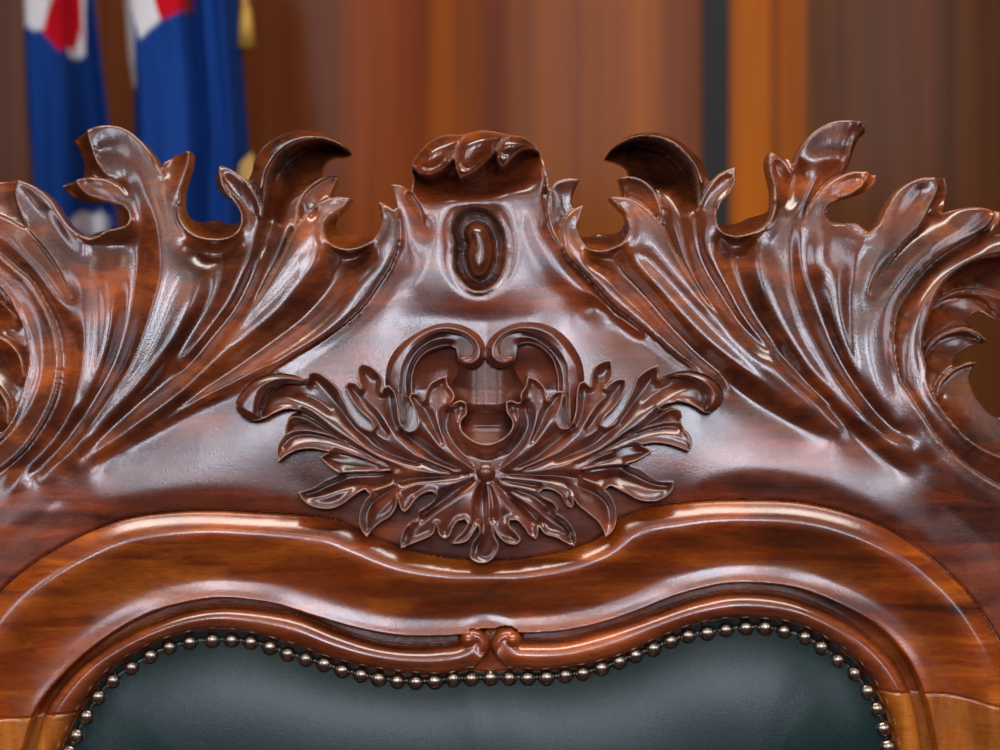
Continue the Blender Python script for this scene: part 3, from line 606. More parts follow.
# ================================================================== the applied leaf ornament
G = Field(232, 314, 730, 568, 0.5)
def main_at(X, Y, A):
    fx = np.clip((X-F.x0)/F.g, 0, F.nx-1.001); fy = np.clip((Y-F.y0)/F.g, 0, F.ny-1.001)
    i, j = fy.astype(int), fx.astype(int); a, b = fy-i, fx-j
    return A[i, j]*(1-a)*(1-b)+A[i+1, j]*a*(1-b)+A[i, j+1]*(1-a)*b+A[i+1, j+1]*a*b
OL = [(487.4,443.5),(477.6,441.8),(467.8,436),(461.5,427.8),(461.5,420.8),(467,413.8),(466.4,402.6),(460.8,400.3),(453.8,403),(450.5,406),(455,395.4),(452.4,389.8),(448,384),(447.5,375.8),(438.4,378.6),(430,384),(425.8,392.6),(424,400),(420,394),(411.8,392.6),(409.7,396.8),(412.5,404),(416,412.4),(418,422),(415.3,428.5),(409,430.6),(403.4,426.4),(400,416.6),(398.5,404),(395,391),(389.4,385),(383,388.4),(382,392),(384,381),(379.6,373),(372.6,366.7),(362.8,363.2),(358.5,368),(359,378),(362,388),(356,382.5),(349,381.5),(346,387),(349,393),(354,402),(362,412),(371,420),(375,426),(371.8,430),(363,426.7),(353,415.4),(344,398),(339,388),(335,383.6),(326.6,376.6),(316.8,371.7),(310.5,373),(308.5,378),(307,378.5),(295.8,375.2),(279,373),(267.8,375.2),(255.2,380.8),(244,390.6),(237.7,400.4),(237.7,410.2),(244,417.2),(255.2,420.7),(265,418.6),(276.2,413),(286,409.5),(293,408.8),(297,410.5),(290,417),(287.4,424),(286,434),(280.4,442.4),(277.6,452),(279.8,462),(288,455),(298,450.3),(312,448.2),(330,451.5),(321,456.6),(326,462),(334.4,469),(340,472.5),(335,476),(327.4,479),(317.6,485.3),(307.8,489.5),(299.4,491.6),(303.6,498.6),(310.6,504.2),(321.8,507.7),(333,507.7),(342.8,504),(352.6,497),(361,491),(366,488.5),(371,494),(368,497),(364,503.4),(360.5,513),(360.5,524.4),(363.5,531),(368,536.3),(372.4,530),(379.4,523),(392,514.6),(397.6,504.8),(398.3,498),(399.7,503.4),(402.5,509.7),(406,511.5),(411.6,505.5),(417,497.8),(424,493),(432.6,491.5),(436.8,494.3),(434,499.2),(425.6,506.2),(418.6,511),(418,515.3),(410,521.6),(404,530),(401,541),(401.8,547.5),(410,544),(424,538.4),(434,532.8),(437,524),(439.6,534),(445,537.7),(449.4,535.6),(453.6,527),(459,520),(464.8,518.8),(467.6,522.3),(463.4,530),(455,538.4),(452,542.6),(459,542.6),(467.6,539.8),(472.5,534),(476,528.6),(478.5,524),(478.8,532.8),(473,541),(470.4,549.6),(470.4,556.6),(478.8,561.5)]
OR = [(488.4,560.5),(496.8,552.4),(499,544),(495.4,535.6),(492.6,524),(494,528.6),(501,538.4),(508,542.6),(517.8,542.6),(521.3,538.4),(516.4,531.4),(509.4,523),(510,519.5),(516.4,519.5),(523.4,525.8),(529,534),(536,538.4),(538,532.8),(538.2,525),(544.4,532.8),(557,537),(566.8,542.6),(573.8,545.4),(576,538.4),(572.4,527),(564,517.4),(556,512.5),(558.4,507.6),(552.8,501),(541.6,495),(538.8,492),(543,488.7),(551.4,489.4),(559.8,495),(564,503.4),(571,507.6),(573.5,503.4),(572,497),(576.6,503.4),(586.4,511.8),(597.6,521.6),(603.2,531.4),(604.6,536.3),(611.6,530),(615.8,518.8),(614.4,504.8),(608.8,493.6),(604,489),(609.2,485.2),(616.2,488),(626,493),(635.8,498.6),(645.6,500.7),(656.8,500),(666.6,494.4),(672.2,487.4),(672.9,480.4),(656.8,479.7),(648.4,474.8),(640,468.5),(630.2,465),(626,463),(635.8,460),(645.6,454.5),(652,451),(645.6,447.5),(640,444.5),(653,442.4),(667,443.8),(679.6,448),(688,451.5),(691,443.8),(689.4,435.4),(682.4,427),(680.3,422.8),(681,415.8),(679.6,409.5),(668.4,407),(660,409),(658.6,407.4),(665.6,403.9),(676.8,402),(688,403.9),(696.4,408),(702,411.6),(710.4,412.3),(718.8,406),(723,396),(720.2,387.8),(711.8,378.7),(699,372.4),(688,370.3),(674,372.4),(664.2,375.9),(657.5,378.5),(658,371),(657,364.8),(646,369.6),(636.2,378),(632,389.2),(626.4,401.8),(618,415.8),(611,424),(605.4,426.7),(601,424.2),(602.6,420),(612.4,408.8),(620.8,397.6),(625,387.8),(625.7,379.4),(618,378.7),(609.6,382.9),(604.5,388),(611.7,376.6),(612,369.6),(611,359.8),(602.6,361.2),(594.2,366.8),(591,375.2),(590,386),(583.4,380.7),(578.5,384),(576.4,392.6),(575,411),(572.2,420.8),(566.6,427.8),(561,427),(557.5,422),(558.2,413.8),(561.7,402.6),(563,391.2),(556.8,391.2),(548.4,398),(547.5,400),(544.2,387),(537.2,380),(527.4,376.5),(525.3,385.6),(520.4,394),(520.6,402),(517.6,402.4),(510.6,400.3),(505.7,401.7),(507,412.4),(512,420.8),(511.3,427.8),(505,436),(495,441.8)]
OUT = OL+OR
def rim(pts, h, inset=1.2, w=1.0, keep=None):
    """raised rim just inside the outline"""
    p = smooth(pts, 0.25, True, corner=55); q = np.roll(p, -1, 0)-p; ln = np.hypot(q[:, 0], q[:, 1])+1e-9; nrm = np.stack([-q[:, 1], q[:, 0]], 1)/ln[:, None]
    A = 0.5*np.sum(p[:, 0]*np.roll(p[:, 1], -1)-np.roll(p[:, 0], -1)*p[:, 1]); sg = 1 if A > 0 else -1
    r = p+nrm*sg*inset; ok = np.ones(len(r), bool)
    G._put(r[ok], np.full(ok.sum(), float(h)), .5); G._wear(p+nrm*sg*0.7, w)
rim(OUT, 8.0)
def MR(pts): return [(974.2-x, y-0.045*max(0, 487-x)-(0 if x > 400 else 0)) for x, y in pts]
def K2(pts, h, both=True, **k):
    G.K(pts, h, **k)
    if both: G.K(MR(pts), h, **k)
def S2(pts, a, b, both=True, **k):
    G.St(pts, a, b, off=.5, **k)
    if both: G.St(MR(pts), b, a, off=.5, **k)
# ridges and valleys fanning out from the boss
K2([(266,408),(272,401),(284,397),(297,402),(314,410),(331,423),(349,437),(363,446),(388,459),(416,468),(444,474),(474,474)], [4,8,12,13,13,13,12,11,9,6])
S2([(308.4,383.5),(297,383),(286,383.6),(274.8,388.5),(266.4,397.6),(263.6,406),(263,415)], [3,0,-1,0,2], [13,15,17,17,14])
K2([(300,378.5),(284,377),(268,380),(254,389),(246,401),(247,411),(256,416)], [12,17,19,20,20,18,13])
K2([(240,402),(241,412),(250,418.5),(262,417)], [7,6,6,6]); 
K2([(293,390),(304,394),(316,399),(332,411.5)], [2,3,3,4]); K2([(313,378),(322,385),(333,398),(346,414),(364,431),(384,446)], [2,2,2,3,4,5])
S2([(297,409.5),(309.8,414.4),(319.6,421.4),(333.6,434),(350,444)], [8,9,9,9], [2,3,4,6], wear=.5)
K2([(371,421),(373,430),(385,440),(400,451),(420,462),(445,471)], [9,9,9,9,7,5])
K2([(345,420),(360,433),(374,446),(400,457),(427,464),(450,471)], [5,4,3,3,4,4])
K2([(366,373),(369,384),(368,398),(381,412),(392,429),(406,444.6),(420,456),(438,464),(458,471),(472,472.5)], [4,6,9,12,12,12,11,10,8,6])
K2([(352,388),(362,402),(374,416),(388,434)], [4,5,6,7]); K2([(377,378),(376,392),(382,404)], [4,5,8])
K2([(391,391),(391,405),(393,420),(400,436)], [4,4,5,8])
K2([(402,430),(409,437),(423,448),(438,459),(458,467)], [3,2,2,2,4])
K2([(413,397),(416,406),(425.8,423.6),(438,442),(447,454),(461,465),(472,469)], [4,9,12,12,11,9,7])
K2([(419,399),(426,411),(434,428),(442,443)], [6,5,5,7])
K2([(444,381),(440,390),(437,400),(438,418),(444,436),(455,452),(473,467)], [3,8,11,12,12,11,7])
K2([(451,404),(448,414),(445,427),(451,441),(461,454),(474,465)], [3,2,2,2,3,5])
K2([(462,404),(457,410),(456,420),(458,432),(466,442),(478,450),(487,452)], [4,8,9,9,9,9,9])
K2([(465,406),(461,413),(459,421)], [4,5,6])
K2([(463,440),(472,448),(487,452)], [8,8,8]); K2([(470,452),(478,458),(487,460)], [4,4,4])
K2([(394,473.6),(416,475.4),(438,475),(462,473)], [9,9,8,6])
K2([(396,482),(413,478),(437,476.5),(469,474)], [2,2,2,3])
K2([(345,440),(365,452),(385,462),(400,468)], [6,6,7,8])
# lobes N O P
S2([(290,418),(293,416),(302.8,416.5),(314,421.4),(325,428.4),(333.6,435.4)], [1,2,4,6], [8,8,9], wear=.8)
K2([(293,427),(303,424),(318,430)], [3,3,5])
S2([(286,434),(293,430.5),(305.6,429),(319.6,431),(333.6,435),(345,441)], [2,3,5,7], [8,9,9,9], wear=.8)
K2([(282,446),(290,438),(305,434),(325,437),(350,446),(375,457),(400,466)], [4,4,5,6,7,8,9])
K2([(283,456),(293,447),(312,442),(335,445),(360,455),(385,465)], [9,10,10,10,10,9])
K2([(326,457),(340,462),(360,464),(380,467)], [3,4,5,7])
G.St([(330,451.7),(345,453.5),(360,457.5),(378,464)], [8,9,9], [4,4,6], off=.5, wear=.7); G.St([(640,444.5),(623,446.5),(607.8,451),(590,457)], [4,4,6], [8,9,9], off=.5, wear=.7)
# Q
G.St([(391,471),(380,471.5),(359.6,472),(344,472.8),(338,473)], [0,0,0,1], [8,8,8], off=.5, wear=.6)
G.K([(303,492),(318,489),(333,483),(350,479),(368,478),(385,476)], [3,2,1,0,0,-1]); G.K([(312,499),(326,497),(342,491),(356,486)], [8,9,9,6])
G.K([(372,486),(380,484),(390,479)], [3,3,2]); G.K([(370,489),(378,489),(390,485),(400,481)], [7,7,8,6])
G.St([(582,470),(598,466.8),(616.2,464.6),(628,464.5)], [8,8,8], [0,0,0,1], off=.5, wear=.6)
G.K([(584,474),(600,471),(618,470),(632,474),(650,482),(666,483)], [0,0,1,2,3,3]); G.K([(612,480),(628,487),(645,494),(660,491)], [6,9,10,9])
G.K([(592,474),(598,481),(604,484)], [1,4,5]); G.K([(582,477),(592,482),(600,485)], [8,7,6])
# lower lobes, left
G.K([(369,530),(366,516),(371,503),(384,494),(396,487)], [4,2,1,2,4]); G.K([(372,526),(380,512),(391,500),(402,489),(413,483.8),(434,480.3),(462,476.8),(475,475)], [8,9,9,10,10,10,8,6])
G.K([(404,506),(406,497),(416,488)], [8,8,8]); G.K([(415,495),(425,488),(437,489),(448,486),(462,481.8),(474,478)], [6,9,10,10,9,6])
G.K([(422,507),(431,500),(439.6,497),(456.4,488.6),(473,479.5)], [5,5,4,2,3])
G.K([(405,543),(406,530),(414,519),(427,511.8),(439.6,503.4),(456.4,492),(473,481)], [4,2,1,1,2,3,4])
G.K([(410,540),(420,528),(430,516),(440,508),(450.8,501),(466,490),(475,481)], [8,9,10,11,11,10,7])
G.K([(445,533),(446,522),(454,510),(464,497)], [7,9,10,10]); G.K([(457,540),(467,532),(471.5,520),(472,506),(474.6,492),(479,483)], [8,9,11,12,11,8])
G.K([(476,520),(477.5,508),(479,495),(480,485)], [5,3,2,3]); G.K([(484,530),(484.5,515),(484,498),(483.5,486)], [4,2,1,2])
G.K([(474,556),(475,546),(481,535),(483,524)], [4,3,3,4]); G.K([(485,557),(489,545),(489,530),(488.5,512),(489,497),(487.5,484)], [9,11,11,11,10,7])
G.K([(493,521),(492.5,508),(491,495),(489,485)], [5,6,5,4])
G.K([(503,538),(501,525),(500,508),(497,494),(491,483)], [8,11,11,10,7])
G.K([(514,538),(507,523),(504,511)], [8,8,8])
G.K([(532,533),(525,520),(516,508),(507,498),(498,487),(492,481)], [7,8,7,6,5,5]); G.K([(515,517),(508,508),(500,494)], [9,9,9])
G.K([(540,523),(531,512),(522,503),(510,493.5),(497,483.5)], [3,1,1,1,3])
G.K([(570,540),(566,530),(555,521),(542,514),(529,505),(513.6,496),(498,484)], [5,8,9,10,11,10,7]); G.K([(572,534),(566,524),(555,516),(545,511)], [3,2,2,3])
G.K([(566,504),(555,498),(541,494),(529,489.4),(515,486.6),(497,480)], [4,5,8,9,9,6]); G.K([(555,506),(545,501),(530,494),(515,489)], [4,4,4,3])
G.K([(570,503),(566,493),(555.6,484.4),(536,480.6),(501,477.5)], [8,9,10,10,7]); G.K([(540,485.5),(520,482.5),(503,479.5)], [4,4,4])
G.K([(603,530),(600,518),(590,508),(578,497),(566,487)], [8,9,9,8,8]); G.K([(609,522),(609,508),(601,497),(585,489),(568,484)], [3,1,1,2,4])
G.solve(160)
rnd_ = lambda h: np.where(h > 13, 13+(h-13)*.7, 13*np.sin(np.pi/2*np.clip(h/13, -.5, 1)))*1.3
G.H = rnd_(G.H)
o1, o2 = blur(G.H, .9), blur(G.H, 3.6); shG = np.clip(G.sharp, 0, 1); Ho = o1*np.clip(shG+.25, 0, 1)+(1-np.clip(shG+.25, 0, 1))*o2

for P_ in ([(308,378.5),(296,375.5),(279,373.5),(268,375.5),(255,381.3),(244.5,391),(238.3,400.6),(238.3,410),(244.3,416.8),(255,420.2),(262.5,418),(262.5,410),(265.5,398),(274,388.5),(286,383.3),(297,382.7),(308,383.5)],
           [(657,378),(664,376.3),(674,372.9),(688,370.8),(699,373),(711.5,379.2),(719.7,388),(722.5,396),(718.3,405.7),(710,411.8),(703,411),(702.7,402),(702.2,392.5),(695.3,385.5),(685.4,379.8),(674,377),(663,378.5),(656,382.5)]):
    ins, z = dome(G, P_, 19, 9.5); Ho = np.where(ins, 5+z, Ho); G.wear = np.where(ins, G.wear*.25, G.wear)
# the pair of C-scrolls and the small shield, carved behind the leaves
Q = Field(380, 314, 592, 450, 0.5)
SCL = [(485.3,358),(484.9,345),(479,335),(467.8,327.5),(452.4,323.3),(438.4,324),(421.6,330.3),(406.2,340),(395,350.6),(388.7,361.8),(386,374.4),(387,392),(392,410),(400,428),(412,436),(424,424),(419,404),(415,392),(414,380),(417.4,364.6),(425.8,354.8),(438.4,349.2),(449.6,347.3),(455.5,348.5),(457,356),(458,362),(463,366.5),(472,368.5),(481,364.5)]
SCR = [(485.0,358),(486.3,345),(491,337.3),(502,329),(516,323.3),(533,322.3),(548.4,325.4),(562.4,333.8),(573.6,346.4),(580.6,359),(583.4,370),(584,385),(580,404),(572,424),(562,434),(550,424),(555,404),(557,392),(557,381),(555.4,370),(551,359),(540,348.5),(528.8,344.3),(518,346.5),(517,354),(514.8,362),(506.4,367.7),(495.2,367.4),(488,362.5)]
for P_, m in ((SCL, 1), (SCR, -1)):
    Q.K(P_, 5, closed=True)
Q.St([(401,425),(400,400),(401,383),(402.7,370),(407.6,357.6),(416,346.4),(427,338),(441,332.6),(455,333.6),(466.4,337.3),(472.5,344),(475,351),(471.5,357.5),(463.6,360)], [12,13,14,15,15,15,15,14,13,11], [3,2,2,2,3,3,4,5,7], off=.5)
Q.St([(569,425),(568,400),(567,380),(566,366),(559.6,353.4),(549.8,343),(537,335),(523,331.8),(510.6,333),(502,338.7),(498.7,346.4),(499.4,353.4),(503.6,358.3),(510.6,359.5)], [3,2,2,2,3,3,4,5,7], [12,13,14,15,15,15,15,14,13,11], off=.5)
Q.K([(391,400),(390,380),(394,364),(403,350),(418,337),(438,328.5),(455,328.5),(470,335),(479.5,346),(480,356),(472,363.5),(463,363)], [8,11,14,15,16,17,17,16,15,14,11])
Q.K([(578,400),(578,378),(575,364),(566,349),(552,335),(534,328),(516,328.5),(503,334),(493,344),(492,356),(499,362.5),(508,363.5)], [8,11,14,15,16,17,17,16,15,14,11])
Q.K([(413,400),(411.5,388),(412.5,375),(416,363.5),(425,353),(438,346.8),(450,345)], [8,8,8,8,8,8,8]); Q.K([(558,400),(558.5,388),(557,372),(552.5,358),(541,346.5),(529,342),(519,344.5)], [8,8,8,8,8,8,8])
Q.K([(407,395),(407,375),(412,360),(421,348),(436,340),(452,340),(463,346),(464,352)], [1,1,1,1,1,2,4,6]); Q.K([(562,395),(562,375),(557,361),(547,349),(534,340),(520,338),(509,342),(508,350)], [1,1,1,1,1,2,4,6])
Q.solve(140); q1_, q2_ = blur(Q.H, .9), blur(Q.H, 2.2); shQ = np.clip(Q.sharp, 0, 1); q1_, q2_ = q1_*1.25-1, q2_*1.25-1; Hq = q1_*np.clip(shQ+.2, 0, 1)+(1-np.clip(shQ+.2, 0, 1))*q2_

def overlay(Fd, outline, Hloc, lift, name, mat, parent, wv, und=-3.0, rr=1.1, dish=0., dusty=0):
    D_all = dist(Fd, outline, 8.0, True, .7)[0] if dish else 0
    ins = inside(Fd, outline); D, nx_, ny_ = dist(Fd, outline, 3.0, True, .5); g_ = Fd.g
    keep = ins | (D < .72*g_); sn = (~ins & keep) | (ins & (D < .25*g_))
    X, Y = np.where(sn, nx_, Fd.X), np.where(sn, ny_, Fd.Y)
    base = main_at(Fd.X, Fd.Y, Hgb)
    d = np.where(ins, D, 0); rn = rr-np.sqrt(np.clip(rr*rr-(rr-np.clip(d, 0, rr))**2, 0, None))
    Hloc = Hloc-dish*(1-np.exp(-(D_all/4.0)**2))
    Hh = (base if not dusty else main_at(Fd.X, Fd.Y, H_main))+lift+Hloc-rn
    kc_ = keep[:-1, :-1] & keep[1:, :-1] & keep[:-1, 1:] & keep[1:, 1:]
    return relief_mesh(name, Fd, kc_, Hh, X, Y, main_at(Fd.X, Fd.Y, H_main)+und, mat, parent, {'wear': wv, 'dust': np.zeros(Fd.X.shape)}), base
Hgb = blur(np.where(F.Y > 520, np.minimum(H_pre, 6), H_pre), 4)
for P_, nm in ((SCL, 'scroll'), (SCR, 'scroll')):
    overlay(Q, P_, Hq, 1.0, 'c_scroll', M_orn, parts[0], blur(Q.wear, .6)*.7)
ornament, _ = overlay(G, OUT, Ho, 4.0, 'leaf_ornament', M_orn, parts[0], blur(G.wear, .6)*.6, dish=3.4)
# shield with a crisp centre ridge between the scrolls
SH = Field(426, 340, 548, 448, 0.5)
SHP = [(430,362),(440,352),(452,350),(486,354),(520,350),(534,352),(545,362),(545,392),(528,410),(512,440),(487,444),(462,440),(446,410),(430,392)]
xr = np.interp(SH.Y, [340, 359, 408, 450], [486, 486, 487.6, 487.6]); rh = np.interp(SH.Y, [340, 356, 380, 405, 411, 417, 450], [5, 5, 5.5, 6, 5, 0, -1])
shf = np.maximum(0, rh-np.abs(SH.X-xr+1.0)*.17)+np.interp(SH.Y, [340, 404, 414, 427, 428.5, 431, 443, 447], [-4, -.5, -3, -8, -3, -3.5, 1, 1])+np.interp(SH.Y, [330,348,390,440,450], [1,3,15,13,10])-9*(1-np.cos(np.pi*np.clip((np.abs(SH.X-487)-8)/46, 0, 1)))-3*np.clip((356-SH.Y)/10, 0, 1)
overlay(SH, SHP, blur(shf, 2.0), 0.2, 'shield', M_orn, parts[0], np.zeros(SH.X.shape), und=-4, rr=.6, dusty=1)
# boss at the heart of the leaves
def sphere(name, c, r, mat, parent, sq=1.0, seg=32):
    bm = bmesh.new(); bmesh.ops.create_uvsphere(bm, u_segments=seg, v_segments=seg//2, radius=r)
    for v in bm.verts: v.co.y *= sq; v.co += Vector(c)
    return bm_obj(name, bm, mat, parent)
hb_ = float(main_at(np.array([[485.6]]), np.array([[472.2]]), Hgb)[0, 0])
sphere('boss', PX(485.8, 472.2, hb_+8), 10.6*S, M_orn, ornament)
# ================================================================== leather panel and studs
def leather_mat():
    m, nt, b = new_mat('dark_green_leather'); L = nt.links.new
    tc = N(nt, 'ShaderNodeTexCoord'); n = N(nt, 'ShaderNodeTexNoise', Scale=420.0, Detail=4.0); L(tc.outputs['Object'], n.inputs['Vector'])
    r = ramp(nt, [(.35, srgb(20, 40, 40)), (.65, srgb(27, 51, 50))]); L(n.outputs['Fac'], r.inputs[0]); L(r.outputs[0], b.inputs['Base Color'])
    v = N(nt, 'ShaderNodeTexVoronoi', Scale=900.0); L(tc.outputs['Object'], v.inputs['Vector'])
    bp = N(nt, 'ShaderNodeBump', Strength=.18, Distance=.0003); L(v.outputs['Distance'], bp.inputs['Height']); L(bp.outputs[0], b.inputs['Normal'])
    b.inputs['Roughness'].default_value = .3; b.inputs['Specular IOR Level'].default_value = .36
    return m
M_leather = leather_mat()
LE = Field(20, 600, 930, 1000, 4)
LP = BEADI+[(906,1000),(46,1000)]
dI2 = dist(LE, BEADI); ins = inside(LE, LP)
ed = np.minimum(dI2, 400)
Hl = -15+36*(1-np.exp(-ed/60.))
# slack in the hide below the middle
Hl += -5*np.exp(-((LE.X-430)/150.)**2-((LE.Y-790)/80.)**2)
kk = np.ones((LE.ny-1, LE.nx-1), bool)
insb = ins | (dI2 < 8); kk = insb[:-1, :-1] & insb[1:, :-1] & insb[:-1, 1:] & insb[1:, 1:]
Hl = np.where(ins, Hl, -15)
relief_mesh('leather_panel', LE, kk, Hl, LE.X, LE.Y, -40, M_leather, chair, {})
def metal(name, col, rough, mottle=.5):
    m, nt, b = new_mat(name); L = nt.links.new
    tc = N(nt, 'ShaderNodeTexCoord'); n = N(nt, 'ShaderNodeTexNoise', Scale=260.0, Detail=3.0); L(tc.outputs['Object'], n.inputs['Vector'])
    r = ramp(nt, [(.35, tuple(c*(1-mottle) for c in col)), (.62, col)]); L(n.outputs['Fac'], r.inputs[0]); L(r.outputs[0], b.inputs['Base Color'])
    b.inputs['Metallic'].default_value = 1; b.inputs['Roughness'].default_value = rough; return m
M_stud = metal('antiqued_brass', (0.52, 0.45, 0.35), .27)
M_strip = metal('darkened_brass', (0.10, 0.095, 0.08), .4)
ST = [(56,806),(58,789),(62,771),(68,754),(75,737.5),(84.8,718),(96.5,698.7),(111,682),(130,669),(149,657),(168.5,648.5),(189,643.5),(211,641.5),(230.7,641.5),(249.5,643.5),(269,648.5),(287,655),(305,660),(323.5,665.6),(341.5,671.6),(360,676),(378.4,680),(396.7,682),(415.5,683),(434.8,682.5),(453,680.4),(471.4,680),(490.7,679),(509,679.2),(527.7,679),(546.5,678.6),(565.3,676.8),(583,674.3),(601.7,669.8),(619.8,662.8),(636.3,656),(654.4,649.8),(672,642),(688.7,636.5),(708.4,634),(727,631),(746.5,628.6),(766,628.6),(785.5,632.5),(805.6,638.5),(822.4,648),(839,661),(856,675),(868.6,693),(878.5,710.5),(885.4,730),(889.5,749),(892,768),(894,787),(895,806)]
p = smooth(ST, 2.0); bm = bmesh.new(); prev = None
dd = np.gradient(p, axis=0); dd /= np.hypot(dd[:, 0], dd[:, 1])[:, None]
for (x, y), (dx, dy) in zip(p, dd):
    ring = [bm.verts.new(PX(x-dy*o, y+dx*o, h)) for o, h in ((-4.2,-15),(-3.6,-10.5),(0,-9.5),(3.6,-10.5),(4.2,-15))]
    if prev:
        for a in range(4): bm.faces.new((prev[a], prev[a+1], ring[a+1], ring[a]))
    prev = ring
strip = bm_obj('nail_strip', bm, M_strip, chair)
bm = bmesh.new(); bmesh.ops.create_uvsphere(bm, u_segments=28, v_segments=18, radius=8.3*S)
for v in bm.verts: v.co.y *= .82
stud = bm_obj('stud', bm, M_stud, chair)
for k, (x, y) in enumerate(ST):
    o = stud if k == 0 else link(stud.copy(), chair)
    o.location = PX(x+rng.uniform(-.4, .4), y+rng.uniform(-.4, .4), -9.0); o.rotation_euler = (0, rng.uniform(0, 6), 0)
    o.scale = (1, 1, 1) if k % 3 else (1.04, 1, 1.04)
# ---- the rest of the chair below the frame, plain
def boxm(name, x0, x1, y0, y1, z0, z1, mat, parent, bev=.004):
    bm = bmesh.new(); bmesh.ops.create_cube(bm, size=1)
    for v in bm.verts: v.co = Vector(((x0+x1)/2+v.co.x*(x1-x0), (y0+y1)/2+v.co.y*(y1-y0), (z0+z1)/2+v.co.z*(z1-z0)))
    if bev: bmesh.ops.bevel(bm, geom=bm.edges[:], offset=bev, segments=3, affect='EDGES', profile=.6)
    return bm_obj(name, bm, mat, parent, False)
zt = ZC+(375-799)*S; zl = ZC+(375-1000)*S
boxm('rear_post', PX(-58, 0)[0], PX(46, 0)[0], .004, .04, .40, zt, M_stile, chair); boxm('rear_post', PX(906, 0)[0], PX(1058, 0)[0], .004, .04, .40, zt, M_stile, chair)
boxm('lower_rail', PX(46, 0)[0], PX(906, 0)[0], .006, .04, zl-.06, zl+.01, M_stile, chair)
boxm('seat', PX(-58, 0)[0], PX(1058, 0)[0], -.60, .05, .40, .50, M_leather, chair, .02)
for sx in (PX(-20, 0)[0], PX(1020, 0)[0]):
    for sy in (-.56, .01): boxm('leg', sx-.03, sx+.03, sy-.03, sy+.03, 0, .405, M_stile, chair)

# ================================================================== the room
WY = 1.55           # panelled wall behind the chair
def panel_mat():
    m, nt, b = new_mat('figured_timber_panelling'); L = nt.links.new
    tc = N(nt, 'ShaderNodeTexCoord'); sp = N(nt, 'ShaderNodeSeparateXYZ'); L(tc.outputs['Object'], sp.inputs[0])
    mp = N(nt, 'ShaderNodeMapping'); mp.inputs['Scale'].default_value = (7.5, 1, .35); L(tc.outputs['Object'], mp.inputs['Vector'])
    n = N(nt, 'ShaderNodeTexNoise', Scale=1.6, Detail=4.0, Roughness=.55); L(mp.outputs[0], n.inputs['Vector'])
    mp2 = N(nt, 'ShaderNodeMapping'); mp2.inputs['Scale'].default_value = (60, 1, 2.0); L(tc.outputs['Object'], mp2.inputs['Vector'])
    n2 = N(nt, 'ShaderNodeTexNoise', Scale=1.0, Detail=2.0); L(mp2.outputs[0], n2.inputs['Vector'])
    # veneer leaves of different tone across the wall
    mr = N(nt, 'ShaderNodeMapRange'); mr.inputs['From Min'].default_value = WX0; mr.inputs['From Max'].default_value = WX1; L(sp.outputs['X'], mr.inputs[0])
    cr = ramp(nt, VEN); L(mr.outputs[0], cr.inputs[0])
    r = ramp(nt, [(.32, (.5, .45, .42)), (.52, (.95, .95, .95)), (.7, (1.3, 1.32, 1.35))]); L(n.outputs['Fac'], r.inputs[0])
    mu = N(nt, 'ShaderNodeMix', data_type='RGBA', blend_type='MULTIPLY'); mu.inputs[0].default_value = .6; L(cr.outputs[0], mu.inputs[6]); L(r.outputs[0], mu.inputs[7])
    r2 = ramp(nt, [(.3, (.6, .55, .5)), (.55, (1, 1, 1))]); L(n2.outputs['Fac'], r2.inputs[0])
    mu2 = N(nt, 'ShaderNodeMix', data_type='RGBA', blend_type='MULTIPLY'); mu2.inputs[0].default_value = .5; L(mu.outputs[2], mu2.inputs[6]); L(r2.outputs[0], mu2.inputs[7])
    dk = N(nt, 'ShaderNodeVectorMath', operation='SCALE'); dk.inputs['Scale'].default_value = .8; L(mu2.outputs[2], dk.inputs[0]); L(dk.outputs[0], b.inputs['Base Color']); b.inputs['Roughness'].default_value = .3; b.inputs['Specular IOR Level'].default_value = .02; b.inputs['Coat Weight'].default_value = .06; b.inputs['Coat Roughness'].default_value = .12
    return m
CAMY = -1.75
def WXof(px, y=None):  # x on the wall seen behind a column of the drawing
    y = WY if y is None else y
    return (px-500)*S*(y-CAMY)/(0-CAMY)
def WZof(py, y=None):
    y = WY if y is None else y
    return ZC+(375-py)*S*(y-CAMY)/(0-CAMY)
WX0, WX1 = WXof(-60), WXof(1060)
def vp(px): return (px+60)/1120.
VEN = [(vp(a), srgb(*c)) for a, c in [(0,(110,62,30)),(100,(120,66,36)),(245,(120,62,28)),(330,(126,66,30)),(350,(158,78,20)),(420,(146,66,16)),(440,(170,86,14)),(500,(128,60,18)),(520,(158,84,22)),(600,(172,92,18)),(650,(178,96,18)),(700,(140,70,16)),(730,(170,88,18)),(748,(206,112,16)),(768,(196,104,18)),(775,(140,72,18)),(783,(190,100,18)),(802,(186,98,18)),(808,(112,66,24)),(860,(120,68,22)),(930,(110,60,20)),(950,(80,48,24)),(965,(110,64,28)),(1060,(104,60,26))]]
M_panel = panel_mat()
def struct(name, x0, x1, y0, y1, z0, z1, mat, bev=0):
    o = boxm(name, x0, x1, y0, y1, z0, z1, mat, None, bev); o['kind'] = 'structure'; return o
def plain(name, col, rough=.5):
    m, nt, b = new_mat(name); L = nt.links.new
    tc = N(nt, 'ShaderNodeTexCoord'); n = N(nt, 'ShaderNodeTexNoise', Scale=12.0, Detail=4.0); L(tc.outputs['Object'], n.inputs['Vector'])
    r = ramp(nt, [(.3, tuple(c*.88 for c in col)), (.7, col)]); L(n.outputs['Fac'], r.inputs[0]); L(r.outputs[0], b.inputs['Base Color']); b.inputs['Roughness'].default_value = rough
    return m
M_plaster = plain('warm_plaster', srgb(196, 184, 164), .7); M_carpet = plain('deep_red_carpet', srgb(88, 30, 26), .95)
M_darkstrip = plain('blackened_channel', srgb(9, 12, 12), .6); M_dwood = plain('dark_joinery', srgb(84, 48, 26), .4)
